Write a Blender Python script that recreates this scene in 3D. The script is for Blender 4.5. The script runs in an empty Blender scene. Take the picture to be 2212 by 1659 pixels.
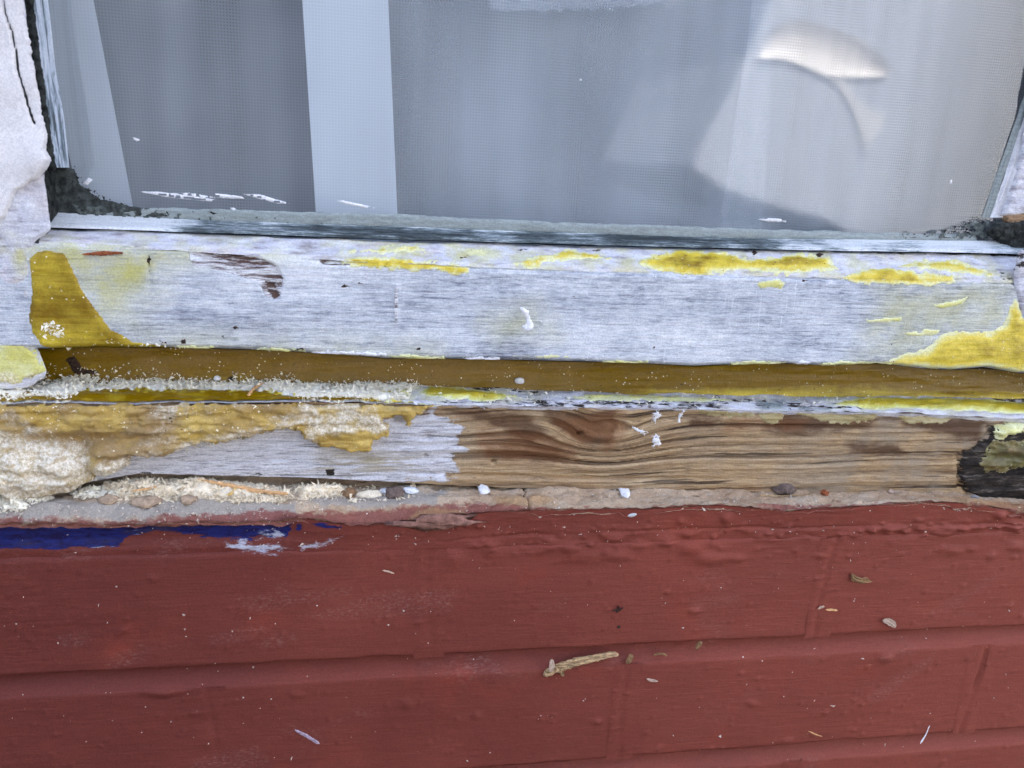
import bpy, math, random
import numpy as np
from mathutils import Vector, Matrix

random.seed(7)
rng = np.random.default_rng(7)
SC = bpy.context.scene
COL = SC.collection

# ------------------------------------------------------------------ camera
# World: X along the facade, Y into the house (facade face at Y=0), Z up.
# Z=0 is the underside of the first course of bricks.  Metres.
FW, FH, FPX = 2212.0, 1659.0, 1700.0           # frame the measurements were read in
PITCH, YAW, ROLL = math.radians(15.256), math.radians(9.807), math.radians(2.951)
CPOS = np.array([0.19886, -0.36843, 0.25361])
_fw = np.array([math.sin(YAW)*math.cos(PITCH), math.cos(YAW)*math.cos(PITCH), -math.sin(PITCH)])
_rt = np.array([math.cos(YAW), -math.sin(YAW), 0.0])
_up = np.cross(_rt, _fw)
RT = math.cos(ROLL)*_rt + math.sin(ROLL)*_up
UP = -math.sin(ROLL)*_rt + math.cos(ROLL)*_up
FWD = _fw
cam = bpy.data.cameras.new('camera')
cam.sensor_width = 36.0
cam.lens = 36.0*FPX/FW
cam.clip_start = 0.01
cam.clip_end = 2000
cam.dof.use_dof = True
cam.dof.focus_distance = 0.44
cam.dof.aperture_fstop = 13.0
cam_o = bpy.data.objects.new('camera', cam)
COL.objects.link(cam_o)
cam_o.matrix_world = Matrix(((RT[0], UP[0], -FWD[0], CPOS[0]), (RT[1], UP[1], -FWD[1], CPOS[1]),
                             (RT[2], UP[2], -FWD[2], CPOS[2]), (0, 0, 0, 1)))
SC.camera = cam_o

# ------------------------------------------------------------------ sky, sun, exposure
SUN_EL, SUN_AZ = math.radians(52), math.radians(14)   # the sun stands behind the house
w = bpy.data.worlds.new('World')
SC.world = w
w.use_nodes = True
wn = w.node_tree
sky = wn.nodes.new('ShaderNodeTexSky')
sky.sky_type = 'NISHITA'
sky.sun_disc = False
sky.sun_elevation = SUN_EL
sky.sun_rotation = SUN_AZ
sky.air_density = 1.0
sky.dust_density = 7.0
sky.ozone_density = 0.6
wn.nodes['Background'].inputs[1].default_value = 0.12
wn.links.new(sky.outputs[0], wn.nodes['Background'].inputs[0])
sun = bpy.data.lights.new('sun', 'SUN')
sun.energy = 4.0
sun.angle = math.radians(0.53)
sun.color = (1.0, 0.95, 0.88)
sun_o = bpy.data.objects.new('sun', sun)
COL.objects.link(sun_o)
sdir = Vector((math.sin(SUN_AZ)*math.cos(SUN_EL), math.cos(SUN_AZ)*math.cos(SUN_EL), math.sin(SUN_EL)))
sun_o.rotation_euler = sdir.to_track_quat('Z', 'Y').to_euler()
sun_o.location = sdir*20
vs = SC.view_settings
vs.view_transform = 'Standard'
vs.look = 'None'
vs.gamma = 1.0
vs.use_curve_mapping = False
vs.exposure = 2.95
SC.cycles.max_bounces = 5
SC.cycles.diffuse_bounces = 3
SC.cycles.glossy_bounces = 3
SC.cycles.transparent_max_bounces = 24
SC.cycles.use_denoising = True
SC.cycles.adaptive_threshold = 0.02
SC.cycles.caustics_reflective = False
SC.cycles.caustics_refractive = False


# ------------------------------------------------------------------ measuring helpers
def ray(px, py):
    px = np.asarray(px, float); py = np.asarray(py, float)
    return FWD + RT*((px-FW/2)/FPX)[..., None] + UP*((FH/2-py)/FPX)[..., None]


def U(px, py, Y):
    """point of the plane Y that was measured at (px, py)"""
    d = ray(px, py)
    s = (Y-CPOS[1])/d[..., 1]
    return CPOS + d*s[..., None]


def proj(P):
    d = P-CPOS
    z = d@FWD
    return FW/2+FPX*(d@RT)/z, FH/2-FPX*(d@UP)/z


# ------------------------------------------------------------------ numpy noise
def _hash(ix, iy, seed):
    h = (ix.astype(np.int64)*374761393 + iy.astype(np.int64)*668265263 + seed*1442695041) & 0xffffffff
    h = ((h ^ (h >> 13))*1274126177) & 0xffffffff
    h = (h ^ (h >> 16)) & 0xffffffff
    return h/4294967295.0


def vnoise(x, y, seed=0):
    x, y = np.broadcast_arrays(np.asarray(x, float), np.asarray(y, float))
    ix, iy = np.floor(x), np.floor(y)
    fx, fy = x-ix, y-iy
    fx = fx*fx*fx*(fx*(fx*6-15)+10); fy = fy*fy*fy*(fy*(fy*6-15)+10)
    a = _hash(ix, iy, seed); b = _hash(ix+1, iy, seed); c = _hash(ix, iy+1, seed); d = _hash(ix+1, iy+1, seed)
    return (a*(1-fx)+b*fx)*(1-fy)+(c*(1-fx)+d*fx)*fy


def fbm(x, y, seed=0, oct=4, gain=0.5):
    s = 0; a = 1; t = 0
    for k in range(oct):
        s = s+a*(vnoise(x*2**k+17.3*k, y*2**k-9.1*k, seed+k)-0.5); t += a; a *= gain
    return 2*s/t          # about -1..1


def sdf(poly, x, y):
    """signed distance to a polygon, negative inside"""
    x = np.asarray(x, float); y = np.asarray(y, float)
    p = np.asarray(poly, float); n = len(p)
    d2 = np.full(x.shape, 1e18); ins = np.zeros(x.shape, bool)
    for i in range(n):
        a, b = p[i], p[(i+1) % n]
        e = b-a; wx, wy = x-a[0], y-a[1]
        t = np.clip((wx*e[0]+wy*e[1])/(e@e+1e-12), 0, 1)
        d2 = np.minimum(d2, (wx-e[0]*t)**2+(wy-e[1]*t)**2)
        c1 = (a[1] <= y) & (b[1] > y); c2 = (a[1] > y) & (b[1] <= y)
        if e[1] != 0:
            xi = a[0]+(y-a[1])/e[1]*e[0]
            ins ^= (c1 | c2) & (x < xi)
    d = np.sqrt(d2)
    return np.where(ins, -d, d)


def mask(polys, x, y, R=12.0):
    """1 inside, 0 outside, 0.5 on the outline; ramps over +-R"""
    m = np.zeros(np.shape(x))
    for p in polys:
        m = np.maximum(m, np.clip(0.5-sdf(p, x, y)/(2*R), 0, 1))
    return m


def sstep(a, b, x):
    t = np.clip((x-a)/(b-a), 0, 1)
    return t*t*(3-2*t)


# ------------------------------------------------------------------ material helper
def lin(c):
    return tuple(((v/255)/12.92 if v/255 <= 0.04045 else ((v/255+0.055)/1.055)**2.4) for v in c)


class M:
    def __init__(s, name):
        s.m = bpy.data.materials.new(name); s.m.use_nodes = True
        s.t = s.m.node_tree; s.t.nodes.clear()
        s.out = s.t.nodes.new('ShaderNodeOutputMaterial')
        s._tc = None

    def put(s, v, sock):
        if hasattr(v, 'is_output'):
            s.t.links.new(v, sock)
        elif isinstance(v, (tuple, list)):
            v = tuple(v)
            sock.default_value = v if len(v) == len(sock.default_value) else v+(1.0,)
        else:
            try:
                sock.default_value = v
            except TypeError:
                sock.default_value = (v,)*len(sock.default_value)

    def pos(s, k=None):
        if s._tc is None:
            s._tc = s.t.nodes.new('ShaderNodeTexCoord').outputs['Object']
        return s._tc if k is None else s.vmul(s._tc, k)

    def vmul(s, a, k):
        n = s.t.nodes.new('ShaderNodeVectorMath'); n.operation = 'MULTIPLY'
        s.put(a, n.inputs[0]); s.put(k, n.inputs[1]); return n.outputs[0]

    def vadd(s, a, k):
        n = s.t.nodes.new('ShaderNodeVectorMath'); n.operation = 'ADD'
        s.put(a, n.inputs[0]); s.put(k, n.inputs[1]); return n.outputs[0]

    def attr(s, name):
        n = s.t.nodes.new('ShaderNodeAttribute'); n.attribute_name = name; return n.outputs['Fac']

    def comb(s, x, y, z):
        n = s.t.nodes.new('ShaderNodeCombineXYZ')
        for v, i in zip((x, y, z), n.inputs): s.put(v, i)
        return n.outputs[0]

    def sep(s, v, i):
        n = s.t.nodes.new('ShaderNodeSeparateXYZ'); s.put(v, n.inputs[0]); return n.outputs[i]

    def noise(s, vec, scale, detail=3.0, rough=0.55, dist=0.0):
        n = s.t.nodes.new('ShaderNodeTexNoise')
        s.put(vec, n.inputs['Vector']); n.inputs['Scale'].default_value = scale
        n.inputs['Detail'].default_value = min(detail, 5.0); n.inputs['Roughness'].default_value = rough
        n.inputs['Distortion'].default_value = dist
        return n.outputs[0]

    def voro(s, vec, scale, feat='F1', out='Distance'):
        n = s.t.nodes.new('ShaderNodeTexVoronoi'); n.feature = feat
        s.put(vec, n.inputs['Vector']); n.inputs['Scale'].default_value = scale
        return n.outputs[out]

    def math(s, op, a, b=0.0, clamp=False):
        n = s.t.nodes.new('ShaderNodeMath'); n.operation = op; n.use_clamp = clamp
        s.put(a, n.inputs[0]); s.put(b, n.inputs[1]); return n.outputs[0]

    def add(s, a, b): return s.math('ADD', a, b)
    def mul(s, a, b): return s.math('MULTIPLY', a, b)
    def sub(s, a, b): return s.math('SUBTRACT', a, b)

    def rng(s, v, a, b, c=0.0, d=1.0, smooth=True):
        n = s.t.nodes.new('ShaderNodeMapRange'); n.interpolation_type = 'SMOOTHSTEP' if smooth else 'LINEAR'
        s.put(v, n.inputs[0])
        for k, x in enumerate((a, b, c, d)): s.put(x, n.inputs[k+1])
        return n.outputs[0]

    def mix(s, f, a, b, mode='MIX'):
        n = s.t.nodes.new('ShaderNodeMix'); n.data_type = 'RGBA'; n.blend_type = mode
        s.put(f, n.inputs[0]); s.put(a, n.inputs[6]); s.put(b, n.inputs[7]); return n.outputs[2]

    def ramp(s, f, stops):
        n = s.t.nodes.new('ShaderNodeValToRGB'); e = n.color_ramp.elements
        while len(e) < len(stops): e.new(0.5)
        for el, (p, c) in zip(e, stops):
            el.position = p; el.color = tuple(c)+(1.0,)
        s.put(f, n.inputs[0]); return n.outputs[0]

    def bump(s, h, strength=0.5, dist=0.001, nrm=None):
        n = s.t.nodes.new('ShaderNodeBump'); n.inputs['Strength'].default_value = strength
        n.inputs['Distance'].default_value = dist; s.put(h, n.inputs['Height'])
        if nrm is not None: s.put(nrm, n.inputs['Normal'])
        return n.outputs[0]

    def bsdf(s, col, rough=0.6, nrm=None, spec=0.4, sss=0.0, grain=0.16, **kw):
        if grain:
            g_ = s.noise(s.pos(), 1150, 3, .8)
            col = s.mix(1.0, col, s.rng(g_, .32, .68, 1-grain, 1+grain*.8), 'MULTIPLY')
        n = s.t.nodes.new('ShaderNodeBsdfPrincipled')
        s.put(col, n.inputs['Base Color']); s.put(rough, n.inputs['Roughness'])
        s.put(spec, n.inputs['Specular IOR Level'])
        if nrm is not None: s.put(nrm, n.inputs['Normal'])
        if sss:
            n.inputs['Subsurface Weight'].default_value = sss
            n.inputs['Subsurface Radius'].default_value = (0.004, 0.0025, 0.0008)
        for k, v in kw.items(): s.put(v, n.inputs[k])
        return n.outputs[0]

    def done(s, sh):
        s.t.links.new(sh, s.out.inputs['Surface']); return s.m


def ragged(m, name, amp, vec, scale, soft=0.04, detail=4, thr=0.5):
    """sharp-edged area from a soft vertex mask and noise"""
    f = m.add(m.attr(name), m.mul(m.sub(m.noise(vec, scale, detail, 0.6), 0.5), amp))
    return m.rng(f, thr-soft, thr+soft)


# ------------------------------------------------------------------ materials
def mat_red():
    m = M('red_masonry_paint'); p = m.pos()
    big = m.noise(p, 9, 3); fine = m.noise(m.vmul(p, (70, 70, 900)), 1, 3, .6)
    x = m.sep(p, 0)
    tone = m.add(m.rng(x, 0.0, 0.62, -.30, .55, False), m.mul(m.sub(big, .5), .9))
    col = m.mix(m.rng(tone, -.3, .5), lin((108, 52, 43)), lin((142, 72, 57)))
    col = m.mix(m.rng(m.noise(p, 23, 4), .55, .8, 0, .5), col, lin((152, 68, 48)))
    col = m.mix(m.mul(fine, .35), col, lin((100, 42, 40)))
    # chalky scuffs and dust
    sc = m.mul(m.rng(m.noise(m.vmul(p, (22, 22, 40)), 1, 3), .58, .74), m.rng(m.noise(m.vmul(p, (300, 300, 900)), 1, 3, .7), .48, .62))
    col = m.mix(m.mul(sc, .20), col, lin((172, 140, 132)))
    sc2 = m.mul(m.attr('scuff'), m.rng(m.noise(m.vmul(p, (420, 420, 900)), 1, 4, .75), .46, .70))
    col = m.mix(m.mul(sc2, .42), col, lin((176, 150, 144)))
    sp = m.rng(m.voro(p, 95), .035, .05, 1, 0)
    col = m.mix(m.mul(sp, m.rng(m.noise(p, 40, 2), .5, .56)), col, lin((215, 205, 195)))
    # remains of blue and white paint, brushed out in streaks
    sk = m.noise(m.vmul(p, (45, 45, 520)), 1, 4, .7, .3); sk2 = m.noise(m.vmul(p, (160, 160, 520)), 1, 4, .7)
    bf = m.add(m.attr('blue'), m.mul(m.sub(m.add(m.mul(sk, .6), m.mul(sk2, .55)), .575), 1.5))
    bl = m.mul(m.rng(bf, .46, .58), .94)
    bcol = m.mix(m.rng(sk2, .35, .65), lin((4, 12, 62)), lin((14, 36, 104)))
    bcol = m.mix(m.rng(m.noise(m.vmul(p, (24, 24, 90)), 1, 3), .5, .68, 0, .8), bcol, lin((50, 50, 78)))
    bcol = m.mix(m.rng(sk, .64, .74, 0, .8), bcol, lin((150, 164, 196)))
    col = m.mix(bl, col, bcol)
    wf = m.add(m.mul(m.attr('white'), .72), m.mul(m.sub(m.add(m.mul(sk, .5), m.mul(m.noise(m.vmul(p, (220, 220, 600)), 1, 4, .75), .7)), .6), 2.2))
    wh = m.rng(wf, .42, .80)
    col = m.mix(m.mul(wh, .85), col, lin((196, 200, 214)))
    h = m.add(m.mul(fine, .9), m.mul(m.noise(p, 520, 3, .65), .35))
    return m.done(m.bsdf(col, m.rng(big, .3, .7, .58, .72), m.bump(h, .5, .0007), .2))


def mat_mortar():
    m = M('crumbling_mortar'); p = m.pos()
    n1 = m.noise(p, 30, 4); n2 = m.noise(m.vmul(p, (120, 300, 400)), 1, 5, .65)
    col = m.ramp(n1, [(.3, lin((158, 132, 106))), (.5, lin((186, 160, 132))), (.7, lin((194, 176, 154)))])
    col = m.mix(m.rng(n2, .5, .75, 0, .8), col, lin((182, 168, 152)))
    col = m.mix(m.rng(n2, .30, .42, .75, 0), col, lin((104, 80, 62)))
    gr = ragged(m, 'grey', .8, p, 120, .15)
    col = m.mix(m.mul(gr, .8), col, lin((160, 154, 146)))
    rd = ragged(m, 'red', 1.1, m.vmul(p, (1, 1, 2)), 150, .12, 5)
    col = m.mix(m.mul(rd, .85), col, lin((132, 70, 64)))
    bk = ragged(m, 'crack', .15, p, 500, .06)
    col = m.mix(bk, col, lin((40, 30, 24)))
    yl = ragged(m, 'tan', .9, m.vmul(p, (1, 1, 2)), 130, .2, 5)
    col = m.mix(m.mul(yl, .6), col, lin((176, 138, 96)))
    sp = m.rng(m.voro(p, 260), .10, .16, 1, 0)
    col = m.mix(m.mul(sp, m.rng(m.noise(p, 70, 3), .52, .6)), col, lin((226, 216, 200)))
    h = m.add(m.noise(p, 420, 4, .65), m.mul(n2, 1.0))
    return m.done(m.bsdf(col, .9, m.bump(h, .8, .0014), .2))


def mat_rail():
    m = M('worn_white_gloss_on_timber'); p = m.pos()
    st = m.noise(m.vmul(p, (40, 40, 800)), 1, 5, .78, .3)
    st2 = m.noise(m.vmul(p, (170, 170, 1100)), 1, 4, .75)
    big = m.noise(m.vmul(p, (16, 16, 42)), 1, 3, .6)
    f = m.add(m.mul(st, .58), m.mul(st2, .52)); f = m.add(f, .02)
    f = m.add(f, m.mul(m.sub(big, .5), .50)); f = m.add(f, m.mul(m.sub(m.noise(p, 130, 3, .7), .5), .22))
    col = m.ramp(f, [(.36, lin((104, 106, 120))), (.45, lin((152, 156, 168))), (.54, lin((190, 194, 202))), (.64, lin((216, 218, 222))), (.78, lin((240, 240, 242)))])
    # scratches, chips and flecks of dark primer
    sx = m.noise(m.vmul(p, (18, 18, 900)), 1, 2, .6)
    col = m.mix(m.mul(m.rng(sx, .65, .70), .5), col, lin((236, 238, 240)))
    col = m.mix(m.mul(m.rng(sx, .33, .30), .4), col, lin((120, 124, 134)))
    sv = m.mul(m.rng(m.noise(m.vmul(p, (700, 700, 26)), 1, 2, .6), .64, .68), m.rng(m.noise(p, 22, 2), .52, .62))
    col = m.mix(m.mul(sv, .45), col, lin((236, 238, 242)))
    ed = m.attr('edge')
    ch = m.rng(m.add(m.noise(m.vmul(p, (260, 260, 420)), 1, 3, .75), m.mul(ed, .22)), .69, .73)
    ch = m.mul(ch, m.rng(m.add(m.noise(p, 30, 3), m.mul(ed, .4)), .50, .66))
    col = m.mix(m.mul(ch, .9), col, lin((242, 242, 244)))
    fl = m.mul(m.rng(m.noise(m.vmul(p, (110, 110, 800)), 1, 3, .75), .66, .70), m.rng(m.add(m.noise(p, 34, 3), m.mul(ed, .25)), .56, .68))
    col = m.mix(m.mul(fl, .8), col, lin((84, 76, 82)))
    ys = m.mul(m.attr('stain'), m.rng(m.add(m.mul(m.noise(p, 60, 4), .9), m.mul(st2, .5)), .35, .95))
    col = m.mix(ys, col, lin((196, 190, 110)))
    rough = ragged(m, 'fibre', .5, m.vmul(p, (1, 1, 3)), 160, .05)
    fib = m.noise(m.vmul(p, (70, 70, 620)), 1, 4, .75, .6)
    fc = m.ramp(fib, [(.38, lin((92, 72, 66))), (.45, lin((178, 170, 172))), (.56, lin((238, 238, 240)))])
    col = m.mix(rough, col, fc)
    br = ragged(m, 'brown', 1.0, m.vmul(p, (1, 1, 4)), 150, .08, 5)
    br = m.mul(br, m.rng(m.noise(m.vmul(p, (60, 60, 520)), 1, 3, .75), .60, .50))
    bc = m.mix(fib, lin((60, 44, 40)), lin((124, 96, 86)))
    col = m.mix(br, col, bc)
    h = m.add(m.mul(st, .5), m.mul(st2, .6)); h = m.add(h, m.mul(m.mul(fib, rough), 2.2)); h = m.sub(h, m.mul(br, .8)); h = m.add(h, m.mul(ch, .6))
    return m.done(m.bsdf(col, .55, m.bump(h, .7, .0008), .3))


def mat_flaky():
    m = M('flaking_white_paint'); p = m.pos()
    n1 = m.noise(m.vmul(p, (90, 90, 420)), 1, 5, .65); n2 = m.noise(m.vmul(p, (40, 40, 60)), 1, 3)
    col = m.ramp(n1, [(.30, lin((150, 142, 150))), (.46, lin((206, 204, 212))), (.7, lin((238, 238, 242)))])
    col = m.mix(m.rng(n2, .5, .72, 0, .45), col, lin((216, 200, 196)))
    ys = m.mul(m.attr('stain'), m.rng(m.noise(p, 90, 4), .35, .7))
    col = m.mix(m.mul(ys, .8), col, lin((206, 200, 120)))
    gn = m.mul(m.attr('green'), m.rng(m.noise(m.vmul(p, (60, 60, 300)), 1, 4), .42, .6))
    col = m.mix(m.mul(gn, .8), col, lin((66, 104, 94)))
    bk = m.add(m.attr('black'), m.mul(m.sub(m.noise(m.vmul(p, (110, 200, 420)), 1, 5, .7), .5), 1.5))
    bk = m.rng(bk, .58, .68)
    col = m.mix(bk, col, m.mix(n1, lin((20, 20, 22)), lin((70, 60, 54))))
    h = m.add(m.mul(n1, 1.2), m.mul(m.noise(p, 500, 4, .65), .7)); h = m.sub(h, m.mul(bk, .5))
    return m.done(m.bsdf(col, .65, m.bump(h, .7, .0012), .3))


def mat_filler(name='amber_resin_filler', thin=(228, 224, 172), mid=(222, 196, 66), thick=(126, 96, 0)):
    m = M(name); p = m.pos()
    th = m.add(m.attr('thick'), m.mul(m.sub(m.noise(p, 70, 4, .7), .5), .55))
    st = m.noise(m.vmul(p, (50, 50, 620)), 1, 4, .7)
    th = m.add(th, m.mul(m.sub(st, .5), .40))
    col = m.ramp(th, [(.06, lin(thin)), (.20, lin(tuple(.45*u_+.55*v_ for u_, v_ in zip(thin, mid)))), (.42, lin(mid)), (.95, lin(thick))])
    dk = m.rng(m.noise(m.vmul(p, (30, 30, 120)), 1, 4), .66, .8, 0, .6)
    col = m.mix(dk, col, lin((88, 62, 4)))
    du = m.add(m.attr('dust'), m.mul(m.sub(m.noise(p, 90, 5, .75), .5), 1.2))
    du = m.rng(du, .48, .86)
    dcol = m.mix(m.rng(m.noise(p, 600, 3, .75), .38, .62), lin((196, 178, 146)), lin((242, 234, 218)))
    gb = m.mul(m.attr('brown'), m.rng(m.noise(p, 45, 4), .3, .6))
    col = m.mix(m.mul(gb, .8), col, lin((150, 122, 82)))
    col = m.mix(m.mul(du, .88), col, dcol)
    sp = m.rng(m.voro(p, 420), .12, .2, 1, 0)
    col = m.mix(m.mul(sp, m.rng(m.noise(p, 110, 2), .52, .6)), col, lin((240, 232, 205)))
    dt = m.rng(m.voro(m.vadd(p, (3.1, 0, 0)), 300), .10, .15, 1, 0)
    col = m.mix(m.mul(dt, m.rng(m.noise(p, 60, 2), .56, .62)), col, lin((60, 40, 16)))
    h = m.add(m.mul(st, .5), m.mul(m.noise(p, 260, 4, .6), .6)); h = m.add(h, m.mul(du, .8))
    return m.done(m.bsdf(col, m.rng(du, 0, 1, .34, .85), m.bump(h, .6, .0011), .25))


def mat_sill():
    m = M('weathered_bare_timber'); p = m.pos()
    g = m.attr('grain'); x = m.sep(p, 0)
    v = m.comb(m.mul(x, 14), m.mul(g, 1.0), 0.0)             # grain in mm
    a = m.noise(v, .55, 4, .6, .4)                           # broad bands
    vf = m.comb(m.mul(x, 90), m.mul(g, 1.0), 3.0)
    b = m.noise(vf, .95, 5, .8, .4)                         # fibres
    col = m.ramp(a, [(.28, lin((122, 94, 68))), (.42, lin((176, 144, 106))), (.6, lin((206, 176, 136))), (.8, lin((222, 198, 162)))])
    ri = m.attr('ridge')
    col = m.mix(m.mul(m.rng(ri, .40, .10), .7), col, lin((86, 62, 44)))
    col = m.mix(m.rng(b, .5, .28, 0, .75), col, lin((66, 46, 34)))
    col = m.mix(m.rng(b, .58, .75, 0, .5), col, lin((206, 178, 140)))
    ck = m.noise(m.comb(m.mul(x, 22), m.mul(g, 1.0), 9.0), .42, 3, .6, .5)
    col = m.mix(m.rng(ck, .40, .34, 0, .85), col, lin((62, 45, 34)))
    gy = m.mul(m.add(m.attr('grey'), .35), m.rng(m.noise(p, 40, 3), .35, .65))
    gy = m.math('MINIMUM', gy, 1.0)
    _u = m.mul(m.attr('grey'), m.rng(m.noise(v, .4, 3), .3, .7))
    col = m.mix(m.mul(gy, .7), col, lin((164, 148, 128)))
    dk = ragged(m, 'dark', .8, m.vmul(p, (1, 1, 3)), 90, .22, 5)
    col = m.mix(m.mul(dk, .82), col, m.mix(b, lin((58, 34, 22)), lin((112, 76, 52))))
    rs = ragged(m, 'rust', .9, m.vmul(p, (1, 1, 2)), 120, .25, 5)
    col = m.mix(m.mul(rs, .4), col, lin((140, 88, 50)))
    # white paint remains on the ridges
    wf = m.add(m.attr('paint'), m.mul(m.sub(m.noise(vf, .8, 5, .7), .5), .7))
    wf = m.add(wf, m.mul(m.sub(m.noise(p, 95, 4, .7), .5), 1.0))
    wf = m.add(wf, m.mul(m.sub(ri, .5), .35))
    wh = m.rng(wf, .47, .56)
    wc = m.mix(m.rng(b, .34, .52), lin((146, 140, 144)), lin((226, 223, 226)))
    wc = m.mix(m.rng(ck, .34, .30, 0, .7), wc, lin((96, 84, 80)))
    wc = m.mix(m.mul(m.attr('stain'), m.rng(m.noise(vf, .5, 4), .42, .62)), wc, lin((168, 150, 104)))
    col = m.mix(wh, col, wc)
    bk = m.add(m.attr('black'), m.mul(m.sub(m.noise(m.vmul(p, (90, 90, 260)), 1, 5, .75), .5), 1.7))
    bk = m.rng(bk, .46, .60)
    col = m.mix(bk, col, m.ramp(m.noise(m.vmul(p, (90, 90, 500)), 1, 5, .7), [(.35, lin((22, 20, 20))), (.55, lin((62, 54, 48))), (.75, lin((140, 130, 120)))]))
    h = m.add(m.mul(b, 1.0), m.mul(wh, .35))
    return m.done(m.bsdf(col, .78, m.bump(m.sub(h, m.rng(ck, .38, .31)), .9, .0014), .2))


def mat_putty():
    m = M('brushed_grey_putty'); p = m.pos()
    v = m.vmul(p, (30, 420, 700))
    st = m.noise(v, 1, 5, .75, .5); st2 = m.noise(m.vmul(p, (170, 700, 1100)), 1, 4, .75)
    big = m.noise(m.vmul(p, (26, 26, 26)), 1, 2)
    f = m.add(m.mul(st, .75), m.mul(st2, .60)); f = m.sub(f, .12); f = m.add(f, m.mul(m.sub(big, .5), .9))
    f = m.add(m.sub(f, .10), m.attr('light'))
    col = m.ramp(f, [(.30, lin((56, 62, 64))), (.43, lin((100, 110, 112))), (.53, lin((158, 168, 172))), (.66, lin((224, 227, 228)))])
    return m.done(m.bsdf(col, .7, m.bump(f, .7, .001), .2))


def plain(name, c, rough=.7, var=.25, scale=300, spec=.3, bump=.5, stretch=(1, 1, 1)):
    m = M(name); p = m.pos(stretch)
    n = m.noise(p, scale, 5, .65)
    a = tuple(v*(1-var) for v in lin(c)); b = tuple(min(1, v*(1+var)) for v in lin(c))
    col = m.mix(m.rng(n, .3, .7), a, b)
    return m.done(m.bsdf(col, rough, m.bump(n, bump, .001), spec))


MR, MM, MRAIL, MFLAKY, MFILL, MSILL, MPUT = mat_red(), mat_mortar(), mat_rail(), mat_flaky(), mat_filler(), mat_sill(), mat_putty()
MPALEFILL = mat_filler('pale_resin_filler', (226, 224, 172), (214, 206, 112), (190, 166, 50))
MSMEAR = mat_filler('dusty_tan_filler', (222, 208, 164), (204, 172, 92), (158, 124, 52))
MWHITE = plain('matt_white_paint', (228, 226, 228), .6, .1, 120)
MCRUMB = plain('white_paint_crumb', (236, 234, 236), .7, .08, 500)
MDUST = plain('pale_wood_dust', (238, 222, 194), .95, .14, 260, .1, .2)
MDUSTW = plain('white_resin_dust', (250, 240, 220), .95, .08, 260, .1, .2)
MMOULD_SHADE = plain('black_mould_and_shade', (52, 54, 52), .95, .75, 300, .15, .8)  # real mould, and the painted shade of crack, gap and void
MGREEN = plain('green_black_grime', (92, 98, 94), .85, .55, 500, .2, .8)
MSEAL = plain('grey_green_sealant', (146, 154, 152), .5, .16, 160, .4, .3, (1, 1, 4))
MCHIP = plain('dry_splinter', (172, 142, 104), .85, .6, 500, .2, .9, (.35, 1, 2.5))
MTAN = plain('fresh_wood_splinter', (216, 168, 116), .8, .2, 500, .2, .6)
MRUST = plain('reddish_splinter', (150, 84, 52), .8, .35, 700, .2, .6)
MSEED = plain('olive_brown_husk', (140, 108, 74), .8, .3, 800, .25, .6)
MHUSK = plain('papery_husk', (186, 160, 140), .6, .25, 500, .4, .5)
MCLOD = plain('grey_mortar_clod', (112, 96, 88), .95, .3, 500, .1, .9)
MDARKW = plain('dark_broken_wood', (66, 50, 42), .9, .5, 500, .2, .9, (1, 1, 3))


# ------------------------------------------------------------------ object helpers
def link(name, me, mat, parent=None, label=None, cat=None, group=None, kind=None):
    o = bpy.data.objects.new(name, me)
    COL.objects.link(o)
    if mat is not None and not me.materials: me.materials.append(mat)
    if parent is not None: o.parent = parent
    if label: o['label'] = label
    if cat: o['category'] = cat
    if group: o['group'] = group
    if kind: o['kind'] = kind
    return o


def empty(name, loc, label=None, cat=None, kind=None):
    o = bpy.data.objects.new(name, None)
    COL.objects.link(o); o.location = (0, 0, 0); o.empty_display_size = .05
    if label: o['label'] = label
    if cat: o['category'] = cat
    if kind: o['kind'] = kind
    return o


def mesh(name, V, F, attrs=None, smooth=True):
    me = bpy.data.meshes.new(name)
    V = np.asarray(V, np.float32); F = np.asarray(F, np.int32)
    k = F.shape[1]
    me.vertices.add(len(V)); me.vertices.foreach_set('co', V.ravel())
    me.loops.add(F.size); me.loops.foreach_set('vertex_index', F.ravel())
    me.polygons.add(len(F)); me.polygons.foreach_set('loop_start', np.arange(len(F), dtype=np.int32)*k)
    me.polygons.foreach_set('loop_total', np.full(len(F), k, np.int32))
    me.polygons.foreach_set('use_smooth', np.full(len(F), smooth, bool))
    me.update(calc_edges=True)
    for a, v in (attrs or {}).items():
        d = me.attributes.new(a, 'FLOAT', 'POINT')
        d.data.foreach_set('value', np.asarray(v, np.float32).ravel())
    return me


def gridfaces(nx, ny):
    i, j = np.meshgrid(np.arange(nx-1), np.arange(ny-1), indexing='ij')
    a = (i*ny+j).ravel()
    return np.stack([a, a+ny, a+ny+1, a+1], -1)


def compact(V, F, attrs):
    used = np.unique(F); mp = np.full(len(V), -1); mp[used] = np.arange(len(used))
    return V[used], mp[F], {k: np.asarray(v).ravel()[used] for k, v in attrs.items()}


def snap(P, d):
    """pull grid points lying just outside an outline onto it (d = signed distance on the grid)"""
    gi, gj = np.gradient(d); g2 = gi*gi+gj*gj+1e-9
    Pi, Pj = np.gradient(P, axis=0), np.gradient(P, axis=1)
    k = np.where(d > 0, -d/g2, 0.0)
    di, dj = np.clip(k*gi, -1.2, 1.2), np.clip(k*gj, -1.2, 1.2)
    return P+Pi*di[..., None]+Pj*dj[..., None]


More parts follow.
